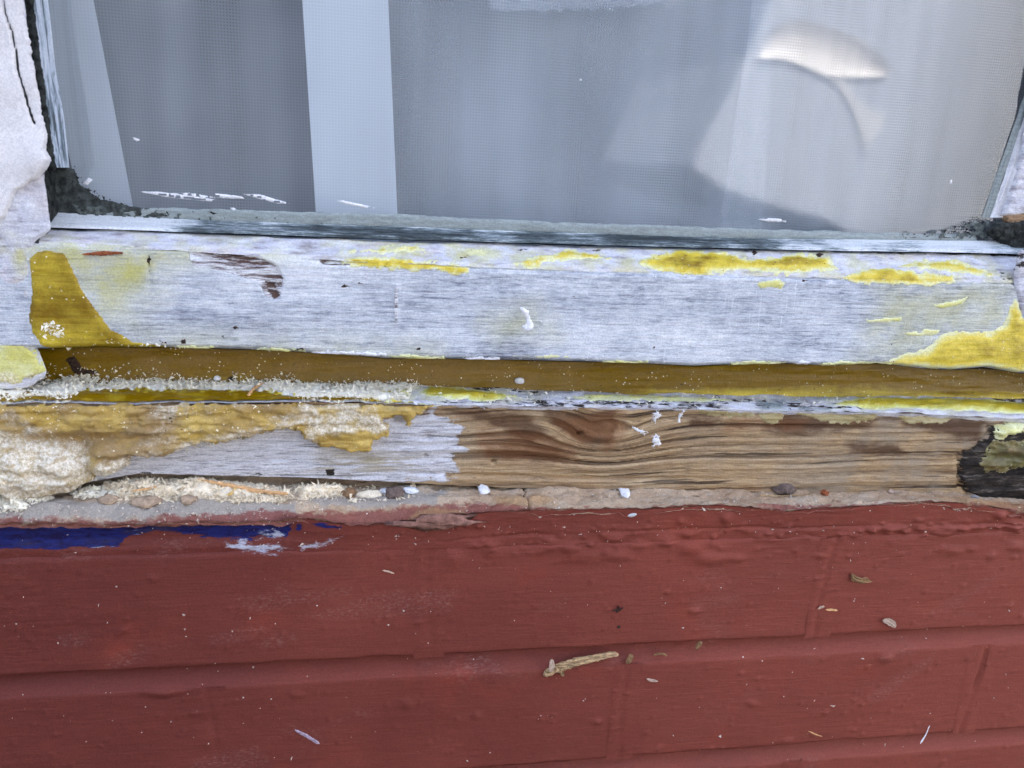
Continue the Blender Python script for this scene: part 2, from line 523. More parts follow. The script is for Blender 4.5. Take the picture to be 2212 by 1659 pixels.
class Strip:
    """a surface lofted between two measured lines, bottom and top"""
    def __init__(s, bot, top, Yb, Yt, x0=-.10, x1=.68, res=.0009, over=(0, 0)):
        def crv(pts, Y):
            pts = np.array(pts, float); P = U(pts[:, 0], pts[:, 1], Y); return P[:, 0], P[:, 2]
        s.b, s.t_ = crv(bot, Yb), crv(top, Yt)
        s.Yb, s.Yt, s.over = Yb, Yt, over
        X = np.arange(x0, x1, res)
        zb, zt = s.zb(X), s.zt(X)
        wid = np.hypot(zt-zb, Yt-Yb).max()
        n = max(4, int(wid/res)+1)
        T = np.linspace(0, 1, n)
        s.X, s.T = X, T
        s.P = np.stack([np.repeat(X[:, None], n, 1), Yb+(Yt-Yb)*np.repeat(T[None], len(X), 0),
                        zb[:, None]+(zt-zb)[:, None]*T[None]], -1)
        dz = (zt-zb); L = np.hypot(dz, Yt-Yb)
        s.N = np.stack([np.zeros_like(dz), -dz/L, (Yt-Yb)/L], -1)[:, None, :].repeat(n, 1)
        s.px, s.py = proj(s.P)
        s.H = np.zeros(s.P.shape[:2])
        s.A = {}

    def _e(s, c, X):
        z = np.interp(X, c[0], c[1])
        return z

    def zb(s, X): return s._e(s.b, X)-s.over[0]
    def zt(s, X): return s._e(s.t_, X)+s.over[1]

    def build(s, name, mat, parent, keep=None, **kw):
        V = (s.P+s.N*s.H[..., None]).reshape(-1, 3)
        F = gridfaces(len(s.X), len(s.T))
        if keep is not None:
            k = keep.ravel(); F = F[k[F].all(1)]
            V, F, A = compact(V, F, s.A)
        else:
            A = s.A
        return link(name, mesh(name, V, F, A), mat, parent, **kw)

    def at(s, px, py):
        """surface points measured at px, py"""
        d = ray(px, py); X = U(px, py, (s.Yb+s.Yt)/2)[..., 0]
        for _ in range(6):
            zb, zt = s.zb(X), s.zt(X)
            n1, n2 = -(zt-zb), (s.Yt-s.Yb)
            k = ((s.Yb-CPOS[1])*n1+(zb-CPOS[2])*n2)/(d[..., 1]*n1+d[..., 2]*n2)
            P = CPOS+d*k[..., None]; X = P[..., 0]
        L = np.hypot(zt-zb, s.Yt-s.Yb)
        t = ((P[..., 1]-s.Yb)*(s.Yt-s.Yb)+(P[..., 2]-zb)*(zt-zb))/L**2
        i = np.clip(np.searchsorted(s.X, X), 0, len(s.X)-1)
        j = np.clip(np.rint(t*(len(s.T)-1)).astype(int), 0, len(s.T)-1)
        N = s.N[i, j]
        return P+N*s.H[i, j][..., None], N

    def patch(s, name, poly, mat, parent, hmax=.002, edge=8, rag=3.0, freq=.08, seed=1, lump=.3, thick=None,
              extra=None, mod=None, **kw):
        """a skin of material laid on the strip inside a measured outline"""
        poly = np.asarray(poly, float); lo, hi = poly.min(0)-12, poly.max(0)+12
        ok = (s.px > lo[0]) & (s.px < hi[0]) & (s.py > lo[1]) & (s.py < hi[1])
        ii = np.where(ok.any(1))[0]; jj = np.where(ok.any(0))[0]
        sl = (slice(ii[0], ii[-1]+1), slice(jj[0], jj[-1]+1))
        px, py = s.px[sl], s.py[sl]
        d = sdf(poly, px, py)+rag*fbm(px*freq, py*freq*1.6, seed, 4, .6)
        h = hmax*sstep(0, edge, -d)*(1+lump*fbm(px*.03, py*.05, seed+9, 4))
        if mod is not None: h = h*mod(px, py)
        A = {'thick': np.clip((h/hmax)*(1 if thick is None else thick), 0, 1.2)}
        if extra: A.update({k: f(px, py) for k, f in extra.items()})
        h = np.where(d > 0, -.0004, h+.0001)
        V = snap(s.P[sl]+s.N[sl]*(s.H[sl])[..., None], d)+s.N[sl]*h[..., None]
        V = V.reshape(-1, 3)
        F = gridfaces(*px.shape); k = (d < 0).ravel(); F = F[k[F].any(1)]
        if not len(F): return None
        V, F, A = compact(V, F, A)
        return link(name, mesh(name, V, F, A), mat, parent, **kw)


def plane_patch(name, Y, poly, mat, parent, res=.0009, rag=3.0, freq=.08, seed=1, h=.0006, dens=None, hfun=None, attrs=None, edge=5, **kw):
    """a skin on the plane Y inside a measured outline, raised towards the viewer side by h"""
    poly = np.asarray(poly, float)
    Q = U(poly[:, 0], poly[:, 1], Y); a, b = Q.min(0)-.004, Q.max(0)+.004
    X = np.arange(a[0], b[0], res); Z = np.arange(a[2], b[2], res)
    P = np.stack(np.broadcast_arrays(X[:, None], Y, Z[None]), -1).astype(float)
    px, py = proj(P)
    d = sdf(poly, px, py)+rag*fbm(px*freq, py*freq, seed, 5, .65)
    k = d < 0
    hh = np.where(d > 0, -.0003, h*sstep(0, edge, -d)) if hfun is None else np.where(d > 0, -.0003, hfun(px, py, d))
    P = snap(P.copy(), d)
    P[..., 1] -= hh
    F = gridfaces(len(X), len(Z)); F = F[k.ravel()[F].any(1)]
    if dens is not None: F = F[dens(px, py, d).ravel()[F].all(1)]
    if not len(F): return None
    V, F, A = compact(P.reshape(-1, 3), F, attrs(px, py) if attrs else {})
    return link(name, mesh(name, V, F, A), mat, parent, **kw)


def box(name, a, b, mat, parent=None, **kw):
    V = [(x, y, z) for x in (a[0], b[0]) for y in (a[1], b[1]) for z in (a[2], b[2])]
    F = [(0, 1, 3, 2), (4, 6, 7, 5), (0, 4, 5, 1), (2, 3, 7, 6), (0, 2, 6, 4), (1, 5, 7, 3)]
    return link(name, mesh(name, V, F, None, False), mat, parent, **kw)


def chip(name, pts, wid, th, Y, mat, lift=0.0, seed=0, parent=None, bend=0.0, **kw):
    """an irregular splinter along measured points lying on the plane Y"""
    r = np.random.default_rng(seed+100)
    pts = np.array(pts, float); P = U(pts[:, 0], pts[:, 1], Y)
    seg = np.r_[0, np.cumsum(np.linalg.norm(np.diff(P, axis=0), axis=1))]
    n = max(7, int(seg[-1]/.0012)); s = np.linspace(0, seg[-1], n)
    C = np.stack([np.interp(s, seg, P[:, k]) for k in range(3)], -1)
    W = np.interp(s, np.linspace(0, seg[-1], len(wid)), wid)/3800.0*(1+.25*fbm(s*900, seed*3.7, seed, 3))
    m = 12; V = []; rk = 1+.30*r.normal(size=m)
    for i in range(n):
        t = C[min(i+1, n-1)]-C[max(i-1, 0)]; t /= np.linalg.norm(t)
        side = np.cross(t, (0, -1, 0)); side /= np.linalg.norm(side)+1e-9
        e = .25 if i in (0, n-1) else 1.0
        for k in range(m):
            a = 2*math.pi*k/m
            rr = rk[k]+.10*r.normal()
            V.append(C[i]+side*math.cos(a)*W[i]*.5*rr*e+np.array((0, -1, 0))*(th*.5*(1+math.sin(a)*rr*e)+lift+bend*math.sin(math.pi*i/(n-1))))
    F = [(i*m+k, i*m+(k+1) % m, (i+1)*m+(k+1) % m, (i+1)*m+k) for i in range(n-1) for k in range(m)]
    me = mesh(name, V, F, None, False)
    return link(name, me, mat, parent, **kw)


def blob(name, P, N, size, mat, seed=0, rough=.35, parent=None, flat=1.0, rot=0.0, **kw):
    """a small irregular crumb sitting at P"""
    r = np.random.default_rng(seed+500)
    nu, nv = 14, 9; V = []; ph = r.uniform(0, 50)
    N = np.asarray(N, float); X = np.array((1., 0, 0)); Tn = np.cross(N, X); Tn /= np.linalg.norm(Tn); X = np.cross(Tn, N)
    cr, sr = math.cos(rot), math.sin(rot)
    for j in range(nv):
        ph_ = math.pi*j/(nv-1)
        for i in range(nu):
            th = 2*math.pi*i/nu
            d = np.array((math.sin(ph_)*math.cos(th), math.sin(ph_)*math.sin(th), math.cos(ph_)))
            k = 1+rough*float(fbm(d[0]*1.7+ph+d[2]*1.1, d[1]*1.7-ph+d[2]*.7, seed, 3, .65))*1.6
            a, b, c = d[0]*size[0]*k, d[1]*size[1]*k, d[2]*size[2]*k
            a, b = a*cr-b*sr, a*sr+b*cr
            V.append(P+X*a+Tn*b+N*(c+size[2]*.55*flat))
    F = [(j*nu+i, j*nu+(i+1) % nu, (j+1)*nu+(i+1) % nu, (j+1)*nu+i) for j in range(nv-1) for i in range(nu)]
    return link(name, mesh(name, V, F, None, True), mat, parent, **kw)


# ================================================================== THE SETTING
def conc(name, c, sc=3.0):
    m = M(name); p = m.pos()
    n = m.noise(p, sc, 6, .6); f = m.noise(p, 90, 4, .7)
    col = m.mix(m.rng(n, .3, .7), tuple(v*.75 for v in lin(c)), lin(c))
    col = m.mix(m.mul(f, .4), col, tuple(v*.6 for v in lin(c)))
    return m.done(m.bsdf(col, .9, m.bump(f, .5, .004), .2))


GZ = -0.5
V = [(-400, -400, GZ), (400, -400, GZ), (400, 400, GZ), (-400, 400, GZ)]
link('ground', mesh('ground', V, [(0, 1, 2, 3)], None, False), conc('tarmac', (74, 74, 76)), kind='structure')
V = [(-6, -9, GZ+.004), (8, -9, GZ+.004), (8, -.0, GZ+.004), (-6, 0, GZ+.004)]
link('pavement', mesh('pavement', V, [(0, 1, 2, 3)], None, False), conc('grey_paving', (86, 84, 82)), kind='structure')

# the room behind the window
MROOM = plain('dim_room_paint', (120, 112, 104), .9, .1, 3)
room = empty('room', (0, 0, 0), kind='structure')
box('floor', (-1.6, .14, -.97), (2.2, 3.4, -.90), MROOM, room)
box('ceiling', (-1.6, .14, 1.62), (2.2, 3.4, 1.70), MROOM, room)
box('wall', (-1.70, .14, -.95), (-1.6, 3.4, 1.68), MROOM, room)
box('wall', (2.2, .14, -.95), (2.3, 3.4, 1.68), MROOM, room)
box('wall', (-1.7, 3.4, -.95), (2.3, 3.5, 1.68), MROOM, room)

# ------------------------------------------------------------------ brick wall
E0 = [(-90, 1131), (0, 1133), (60, 1131), (200, 1135), (400, 1130), (600, 1130), (640, 1119), (700, 1127), (760, 1136), (830, 1133), (870, 1128),
      (960, 1118), (1010, 1111), (1080, 1105), (1200, 1102), (1400, 1100), (1500, 1094), (1560, 1093), (1640, 1098), (1700, 1106), (1760, 1100),
      (1830, 1096), (1900, 1090), (2000, 1086), (2100, 1090), (2170, 1101), (2212, 1110), (2290, 1116)]
E1 = [(-90, 1062), (0, 1058), (180, 1040), (300, 1018), (500, 1024), (700, 1029), (900, 1039), (1100, 1046), (1300, 1049), (1500, 1051),
      (1650, 1058), (1800, 1064), (2000, 1068), (2080, 1070), (2212, 1080), (2290, 1084)]
E2 = [(-90, 868), (0, 868), (160, 868), (600, 868), (930, 873), (1100, 877), (1400, 881), (1600, 886), (1800, 889), (2000, 894), (2212, 906), (2290, 910)]
E3 = [(-90, 826), (0, 828), (400, 832), (800, 832), (1000, 834), (1200, 841), (1300, 846), (1500, 850), (1700, 853), (2000, 854), (2212, 857), (2290, 860)]
E4 = [(-90, 752), (100, 754), (200, 750), (400, 752), (560, 757), (640, 761), (740, 766), (830, 775), (900, 775), (1050, 777), (1200, 781), (1370, 785), (1500, 792), (1600, 788),
      (1700, 786), (1780, 790), (1900, 785), (2000, 797), (2060, 800), (2130, 794), (2200, 806), (2290, 812)]
E5 = [(-90, 512), (60, 520), (400, 538), (700, 556), (1000, 572), (1300, 582), (1600, 592), (1900, 600), (2180, 608), (2290, 612)]
E6 = [(-90, 486), (100, 493), (300, 499), (500, 506), (800, 516), (1000, 522), (1250, 530), (1500, 536), (1800, 543), (2150, 549), (2290, 553)]
E7 = [(-90, 452), (90, 457), (200, 464), (300, 470), (600, 482), (900, 491), (1200, 502), (1600, 515), (2150, 520), (2290, 523)]

wall = empty('brick_wall', (0, 0, 0), 'red painted brick wall beneath the rotten window sill', 'wall')

# small lumps in the paint: (px, py, radius px, height mm, squash)
LUMPS = [(1568, 1118, 11, 1.6, 1), (1490, 1184, 22, 1.5, .5), (1535, 1206, 34, 1.6, .35), (1590, 1205, 18, 1.1, .4), (1500, 1320, 10, 1.0, .6), (2160, 1113, 12, 1.6, .7),
         (1330, 1200, 26, 1.2, .4), (1440, 1166, 22, 1.5, .5), (1380, 1176, 16, 1.2, .5), (1230, 1184, 14, 1.2, .8), (1262, 1202, 30, .9, .5), (1060, 1190, 14, 1.0, 1), (980, 1207, 22, .9, .7),
         (2195, 1180, 14, 1.3, .6), (2100, 1185, 10, .9, .6), (1912, 1420, 14, 1.3, .7), (1440, 1170, 10, 1.0, .7), (880, 1520, 12, .8, .8), (905, 1345, 10, .8, .5),
         (1030, 1545, 9, .8, .8), (350, 1492, 34, 1.8, .3), (420, 1540, 8, .9, .6), (270, 1362, 10, .8, .5), (330, 1250, 8, .8, .7), (1700, 1600, 9, .8, .6), (1626, 1718/1.13, 10, .9, .6),
         (2060, 1190, 18, 1.0, .5), (1290, 1560, 10, .7, .5), (640, 1500, 12, .8, .5)]
r2 = np.random.default_rng(3)
for _ in range(700):
    LUMPS.append((r2.uniform(-60, 2270), 1130+r2.uniform(0, 1)**1.4*560, r2.uniform(2.4, 5.0), r2.uniform(.3, .9)**1.3, r2.uniform(.45, .9)))
for _ in range(46):      # a chain of runs and beads along the top of the first course
    cx = r2.uniform(1000, 2260)
    LUMPS.append((cx, 1178-.034*(cx-1000)+r2.uniform(-8, 10), r2.uniform(6, 20), r2.uniform(.5, 1.5), r2.uniform(.3, .6)))
for _ in range(90):
    LUMPS.append((r2.uniform(1000, 2270), r2.uniform(1120, 1215), r2.uniform(3, 9), r2.uniform(.3, .9), r2.uniform(.4, .8)))
LPX = np.array(LUMPS)


def red_relief(P):
    px, py = proj(P)
    x, z = P[..., 0]*1000, P[..., 2]*1000
    h = .45*fbm(x*.03, z*.06, 11, 4)+.16*fbm(x*.06, z*.6, 21, 4, .6)+.08*fbm(x*.35, z*.5, 31, 3)
    for (a, b, r, k, q) in LUMPS:
        ok = (np.abs(px-a) < 3*r) & (np.abs(py-b) < 3*r*q)
        if ok.any():
            dx, dy = (px[ok]-a)/r, (py[ok]-b)/(r*q)
            h[ok] += 1.2*k*np.exp(-(dx*dx+dy*dy)**1.3*.8)
    return h*.001


SCUFF = [([(1870, 1500), (1960, 1440), (2035, 1395), (2010, 1440), (1930, 1500), (1880, 1530)], .8), ([(640, 1330), (830, 1270), (1000, 1265), (980, 1330), (700, 1345)], .55),
         ([(110, 1370), (200, 1355), (190, 1400), (130, 1410)], .6), ([(440, 1370), (560, 1340), (600, 1360), (520, 1395), (450, 1400)], .55), ([(470, 1290), (640, 1270), (770, 1260), (760, 1290), (560, 1330)], .5),
         ([(400, 1640), (560, 1600), (600, 1659), (420, 1680)], .5), ([(1970, 1340), (2150, 1230), (2190, 1240), (2050, 1330)], .45), ([(1480, 1290), (1620, 1270), (1600, 1310), (1490, 1330)], .4),
         ([(1620, 1240), (1700, 1225), (1700, 1250), (1640, 1262)], .4)]
BLUE = [[(-100, 1130), (400, 1128), (628, 1126), (627, 1150), (615, 1166), (560, 1170), (480, 1172), (420, 1166), (330, 1158), (270, 1166), (255, 1184), (120, 1190), (-100, 1192)],
        [(655, 1130), (690, 1130), (740, 1136), (735, 1142), (690, 1138)], [(640, 1135), (652, 1134), (648, 1150), (640, 1148)]]
WHT = [[(480, 1180), (520, 1172), (600, 1176), (632, 1188), (600, 1200), (540, 1196), (500, 1188)], [(550, 1160), (600, 1150), (624, 1158), (600, 1172), (560, 1172)],
       [(640, 1180), (720, 1160), (760, 1152), (700, 1180), (650, 1192)], [(500, 1186), (560, 1184), (560, 1192)]]


def red_attrs(px, py):
    s = np.zeros(px.shape)
    for p, k in SCUFF: s = np.maximum(s, k*np.clip(-sdf(p, px, py)/14, 0, 1))
    return {'scuff': s, 'blue': mask(BLUE, px, py, 10), 'white': mask(WHT, px, py, 9)}


def brick(x0, x1, z0, z1, seed):
    res = .0012; n, m_ = int((x1-x0)/res), int((z1-z0)/res)
    X = np.linspace(x0, x1, n); Z = np.linspace(z0, z1, m_)
    ex = .0016
    P = np.stack(np.broadcast_arrays(X[:, None], 0.0, Z[None]), -1).astype(float).copy()
    # uneven arrises
    wob = .0009*fbm(X*60, seed*7.0, seed, 4); wob2 = .0009*fbm(X*60, seed*7.0+40, seed+3, 4)
    f = (Z-z0)/(z1-z0)
    P[..., 2] += wob[:, None]*(1-f)[None]**6+wob2[:, None]*f[None]**6
    e = np.minimum(np.minimum(X-x0, x1-X)[:, None]*1.6, np.minimum(Z-z0, (z1-Z)*.6)[None])
    y = red_relief(P)-.0014*np.clip(1-e/.0020, 0, 1)**2
    y[0] -= .008; y[-1] -= .008; y[:, 0] -= .008; y[:, -1] -= .008
    px, py = proj(P)
    P[..., 1] -= y
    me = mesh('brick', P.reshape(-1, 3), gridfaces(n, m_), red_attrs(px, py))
    return link('brick', me, MR, wall)


JX = {0: [-.225, 0, .225, .450, .675, .9], 1: [-.1125, .1125, .3375, .5625, .7875], 2: [-.225, 0, .225, .45, .675, .9]}
k = 0
for row in range(3):
    z0 = -.075*row
    xs = JX[row]
    for a, b in zip(xs[:-1], xs[1:]):
        brick(a+.0030, b-.0030, z0, z0+.065, 5+k); k += 1


def mortar_strip(name, x0, x1, z0, z1, yfun):
    res = .0012; n, m_ = int((x1-x0)/res), max(4, int((z1-z0)/.0009))
    X = np.linspace(x0, x1, n); Z = np.linspace(z0, z1, m_)
    P = np.stack(np.broadcast_arrays(X[:, None], 0.0, Z[None]), -1).astype(float).copy()
    px, py = proj(P)
    P[..., 1] = yfun(X[:, None], (Z-z0)[None]/(z1-z0))-red_relief(P)*.9
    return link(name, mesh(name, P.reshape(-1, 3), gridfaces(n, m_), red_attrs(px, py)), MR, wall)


for row in range(2):      # struck bed joints, tucked under the brick above and flush with the one below
    z0 = -.075*row-.0105
    mortar_strip('bed_joint', -.22, .80, z0-.0035, z0+.0130,
                 lambda X, t, r=row: .0004+.0088*np.clip((t-.10)/.70, 0, 1)**1.1+.0006*fbm(X*25, r*9.0+t*0, 5+r, 3))
mortar_strip('bed_joint', -.22, .80, -.075*2-.0145, -.075*2+.002, lambda X, t: .0006+.005*np.clip(t, 0, 1)**1.5+0*X)
GRV = {(r_, round(x_, 3)): (.0020 if (r_, round(x_, 3)) == (1, .562) else .0010 if (r_, round(x_, 3)) in ((0, .45), (1, .338)) else .0007) for r_ in range(3) for x_ in JX[r_]}
for row in range(3):
    for x in JX[row][1:-1]:
        mortar_strip('perpend_joint', x-.0080, x+.0080, -.075*row-.0005, -.075*row+.0635,
                     lambda X, t, x=x, row=row: -.0002+GRV[(row, round(x, 3))]*np.clip(1-np.abs(X-x-.0022*np.sin(t*3+x*9))/.0034, 0, 1)**1.5*(.7+.6*fbm(X*6+row, t*5, 33, 3))+.0004*fbm(X*40, t*6+row, 31, 3))

# red-painted mortar under the ledge, its upper edge broken away
s_fil = Strip([(-90, 1222), (0, 1216), (400, 1206), (900, 1188), (1300, 1172), (1700, 1158), (2212, 1138), (2290, 1135)], E0, .0012, -.0018, res=.0009, over=(.0035, 0))
fx, fz = s_fil.P[..., 0]*1000, s_fil.P[..., 2]*1000
wl = s_fil.T[None]-.46+.16*fbm(fx*.012, 3.0, 4, 4)+.04*fbm(fx*.12, 5.0, 6, 3)
rt = sstep(900, 1080, s_fil.px)
ridge = .0013*np.clip(1-np.abs(wl+.10)/.13, 0, 1)**1.5*np.clip(.35+fbm(fx*.05, 8.0, 14, 4), 0, 1.2)*rt
crk = -.0013*np.exp(-(wl/.022)**2)*rt*np.clip(.8+fbm(fx*.02, 2.0, 15, 3), 0, 1)
s_fil.H = red_relief(s_fil.P)*1.1+ridge+crk+.0007*fbm(fx*.05, fz*.08, 44, 3)
left = 1-sstep(560, 700, s_fil.px)
s_fil.H -= left*(.0030*sstep(.35, .6, s_fil.T)[None]+.0010)
s_fil.A = red_attrs(s_fil.px, s_fil.py)
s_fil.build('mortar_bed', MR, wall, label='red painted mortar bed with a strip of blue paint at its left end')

# ------------------------------------------------------------------ crumbling ledge under the sill
s_led = Strip(E0, [(q, r-18) for q, r in E1], -.0020, .0330, res=.0009)
lx, ly = s_led.px, s_led.py
X_, T_ = s_led.P[..., 0]*1000, s_led.T[None]
s_led.H = (.0020*fbm(X_*.03, T_*2.2, 51, 5, .6)+.0013*fbm(X_*.16, T_*8, 52, 4, .65)+.0020*np.clip(fbm(X_*.05, T_*3, 53, 3), 0, 1)-.0012*np.clip(fbm(X_*.11, T_*5, 55, 3)-.25, 0, 1)*3)
s_led.H += .0040*np.exp(-((T_-.30-.12*fbm(X_*.012, 2.0, 5, 3))/.16)**2)*(1-sstep(980, 1250, lx))*(.75+.5*fbm(X_*.025, 9.0, 54, 3))
s_led.H += -.0022*sstep(.10, .0, T_)+.0014*np.exp(-((T_-.06)/.05)**2)*fbm(X_*.10, 1.0, 56, 4, .65)
s_led.H -= .0030*np.exp(-((T_-.80)/.18)**2)*(1-sstep(700, 1000, lx))
# the crack across and a few splits
CR = [(1128, 1050), (1136, 1062), (1130, 1070), (1140, 1080), (1143, 1092), (1142, 1104)]
cd = np.full(lx.shape, 99.)
for a, b in zip(CR[:-1], CR[1:]): cd = np.minimum(cd, np.abs(sdf([a, b], lx, ly)))
s_led.H -= .0018*np.exp(-(cd/2.4)**2)
s_led.A = {'crack': np.clip(.78-cd/5.0, 0, 1), 'grey': mask([[(-100, 1085), (200, 1090), (420, 1085), (640, 1095), (640, 1125), (300, 1122), (-100, 1120)], [(640, 1080), (800, 1062), (960, 1062), (940, 1095), (700, 1105)]], lx, ly, 16),
           'red': np.maximum(.78*mask([[(-100, 1116), (250, 1122), (640, 1105), (760, 1110), (900, 1095), (1040, 1085), (1200, 1096), (1010, 1120), (640, 1150), (-100, 1150)]], lx, ly, 12), mask([[(1000, 1098), (2290, 1080), (2290, 1140), (1000, 1130)]], lx, ly, 14)*.72),
           'tan': mask([[(1060, 1080), (1180, 1076), (1200, 1090), (1080, 1096)], [(900, 1104), (1010, 1100), (1000, 1116), (880, 1122)], [(1960, 1068), (2212, 1085), (2212, 1104), (2060, 1082)]], lx, ly, 12)}
ledge = s_led.build('mortar_ledge', MM, wall, label='bare brown crumbling mortar ledge between sill and painted bricks')
# rough lower face of the ledge where it overhangs the blue paint
s_lip = Strip([(-90, 1139), (300, 1141), (600, 1136), (640, 1124), (760, 1142), (900, 1126), (1010, 1114), (1400, 1103), (1560, 1096), (1700, 1109), (2000, 1089), (2212, 1113), (2290, 1119)], E0, .0004, -.0030, res=.0009)
s_lip.H = .0009*fbm(s_lip.P[..., 0]*60, s_lip.T[None]*3, 61, 4)+.0010*fbm(s_lip.P[..., 0]*260, s_lip.T[None]*3, 62, 3)-.0008
s_lip.A = {'red': np.full(s_lip.px.shape, .62)}
s_lip.build('ledge_lip', MM, wall)

# ================================================================== THE WINDOW
win = empty('window_frame', (0, 0, 0), 'peeling white timber window with rotten sill and amber filler repairs', 'window')

# ---- sill front face: bare grain on the right, white paint on the left
KX, KY = 1312, 930
s_sil = Strip(E1, E2, .0205, .0200, res=.0008, over=(.001, 0))
px, py = s_sil.px, s_sil.py
x, z = s_sil.P[..., 0]*1000, s_sil.P[..., 2]*1000
Kp = U(np.array([KX]), np.array([KY]), .02)[0]*1000
dx, dz = x-Kp[0], z-Kp[2]
push = 11*np.exp(-(dx/30)**2)*np.exp(-((dz+2)/20)**2)
tilt = -6*sstep(-95, -20, dx)*np.exp(-((dz-8)/12)**2)*np.exp(-((dx+40)/60)**2)
G = z+push+tilt+1.1*fbm(x*.012, z*.05, 71, 4)+.35*fbm(x*.05, z*.2, 72, 3)
swirl = np.exp(-((dx-4)/13)**2-((dz-3)/7)**2)
swirl = .38*swirl
G = G*(1-swirl)+swirl*(Kp[2]+np.hypot(dx*.5+2*fbm(x*.05, z*.05, 79, 3), dz-3+2*fbm(x*.06, z*.08, 80, 3))*1.3)+swirl*1.5*fbm(x*.1, z*.2, 70, 3)
ri = .55*vnoise(G*.42, x*.004, 73)+.3*vnoise(G*1.05, x*.012, 74)+.25*vnoise(G*2.1, x*.03, 75)
ri = np.clip((ri-.2)/.7, 0, 1)
paintm = mask([[(-100, 900), (600, 890), (830, 900), (880, 895), (935, 885), (960, 905), (1000, 925), (985, 950), (1010, 975), (975, 995), (985, 1020), (960, 1032), (700, 1050), (-100, 1060)]], px, py, 30)
s_sil.H = .0021*(ri-.6)*(.55+.45*sstep(960, 1040, px))+.0004*fbm(x*.2, z*.8, 76, 3)
# holes, hollows and rot
for (a, b, r, d) in [(1253, 937, 7, 4), (1065, 997, 6, 3), (862, 905, 16, 5), (925, 945, 9, 2.5), (918, 985, 6, 2.5), (2150, 960, 7, 1)]:
    s_sil.H -= .001*d*np.exp(-(((px-a)/r)**2+((py-b)/(r*.6))**2)**1.5)
ROT = [(2140, 925), (2108, 962), (2076, 992), (2068, 1022), (2076, 1052), (2125, 1078), (2300, 1095), (2300, 900), (2180, 915)]
rot = mask([ROT], px+16*fbm(px*.03, py*.05, 17, 4, .6), py+10*fbm(px*.04, py*.05, 18, 4, .6), 14)
s_sil.H += .0030*sstep(.45, .8, rot)*(.6+.6*fbm(x*.08, z*.12, 77, 4))-.0022*np.exp(-((rot-.45)/.16)**2)
s_sil.H -= .0025*np.exp(-((py-(np.interp(px, [p[0] for p in E1], [p[1] for p in E1])))/9)**2)*0
# split shelf along the foot of the board
foot = np.interp(px, [p[0] for p in E1], [p[1] for p in E1])
wv = fbm(x*.03, 4.0, 78, 4)*5
s_sil.H += .0022*sstep(-16, -11, py-foot+wv)*sstep(820, 1000, px)*(1-sstep(1500, 1700, px))
s_sil.H -= .0020*np.exp(-((py-foot+wv+16)/3.0)**2)*sstep(820, 1000, px)*(1-sstep(1450, 1600, px))
dark = mask([[(1170, 885), (1330, 884), (1340, 925), (1318, 965), (1250, 955), (1200, 925)], [(1480, 900), (1560, 905), (1540, 925), (1490, 925)], [(1670, 895), (1900, 905), (1880, 925), (1760, 935), (1700, 945), (1650, 930)],
              [(1050, 965), (1190, 960), (1240, 985), (1180, 1000), (1050, 985)], [(960, 885), (1130, 888), (1200, 945), (1140, 960), (1060, 920)], [(1820, 955), (1940, 960), (1960, 985), (1840, 980)], [(1900, 900), (2130, 905), (2120, 960), (2000, 930)]], px, py, 22)
s_sil.A = {'grain': G, 'ridge': ri, 'paint': paintm, 'dark': dark*.95,
           'rust': mask([[(1190, 905), (1230, 905), (1340, 885), (1360, 930), (1330, 970), (1310, 985), (1300, 940), (1250, 960)], [(1030, 925), (1240, 950), (1250, 1000), (1030, 985)], [(1580, 905), (1750, 905), (1740, 925), (1560, 930)], [(1150, 1050), (1700, 1055), (1700, 1080), (1100, 1070)]], px, py, 24),
           'grey': sstep(1500, 2000, px)*.9, 'stain': mask([[(690, 985), (860, 975), (930, 1000), (900, 1020), (700, 1015)]], px, py, 30),
           'black': np.maximum(rot, np.maximum(mask([[(700, 1012), (722, 1012), (722, 1026), (708, 1026)]], px, py, 6), .30*mask([[(280, 1000), (950, 1022), (980, 1045), (280, 1030)]], px, py, 12)))}
sill = s_sil.build('sill_board', MSILL, win, label='weathered sill board, white paint at left and bare grain at right')
s_sill_under = Strip([(a, b-6) for a, b in E1], E1, .034, .0207, res=.0012, over=(.001, -.001))
s_sill_under.build('underside', MDARKW, sill)

# ---- sloping top of the sill
s_top = Strip(E2, E3, .0190, .0480, res=.0009)
px, py = s_top.px, s_top.py
x, t = s_top.P[..., 0]*1000, s_top.T[None]
s_top.H = .0015*fbm(x*.05, t*4, 81, 5, .65)+.0012*np.clip(fbm(x*.03, t*3, 82, 3), 0, 1)-.0006*sstep(.06, 0, t)
s_top.A = {'black': .27+.46*mask([[(930, 876), (1300, 880), (1560, 886), (1560, 866), (1200, 860), (940, 866)], [(1500, 852), (1620, 862), (1900, 880), (1800, 890), (1560, 874)], [(2120, 850), (2290, 850), (2290, 890), (2150, 880)], [(1010, 832), (1180, 840), (1160, 850), (1020, 844)]], px, py, 14),
           'stain': np.maximum(mask([[(620, 830), (1000, 832), (1180, 850), (1150, 872), (700, 868)], [(1780, 858), (2290, 862), (2290, 900), (1800, 886)]], px, py, 18), .25),
           'green': mask([[(1640, 864), (1860, 868), (1860, 886), (1650, 884)]], px, py, 14)}
top_ = s_top.build('sill_top', MFLAKY, win)
s_lp = Strip([(q, r+7) for q, r in E2], E2, .0206, .0188, res=.0009)
s_lp.H = .0008*fbm(s_lp.P[..., 0]*120, s_lp.T[None]*2, 83, 4, .6)
s_lp.A = {'black': .35+0*s_lp.px, 'stain': .3*sstep(1700, 2000, s_lp.px)}
s_lp.build('lip', MFLAKY, top_, keep=s_lp.px > 925)
FT = dict(mat=MFILL, parent=top_)
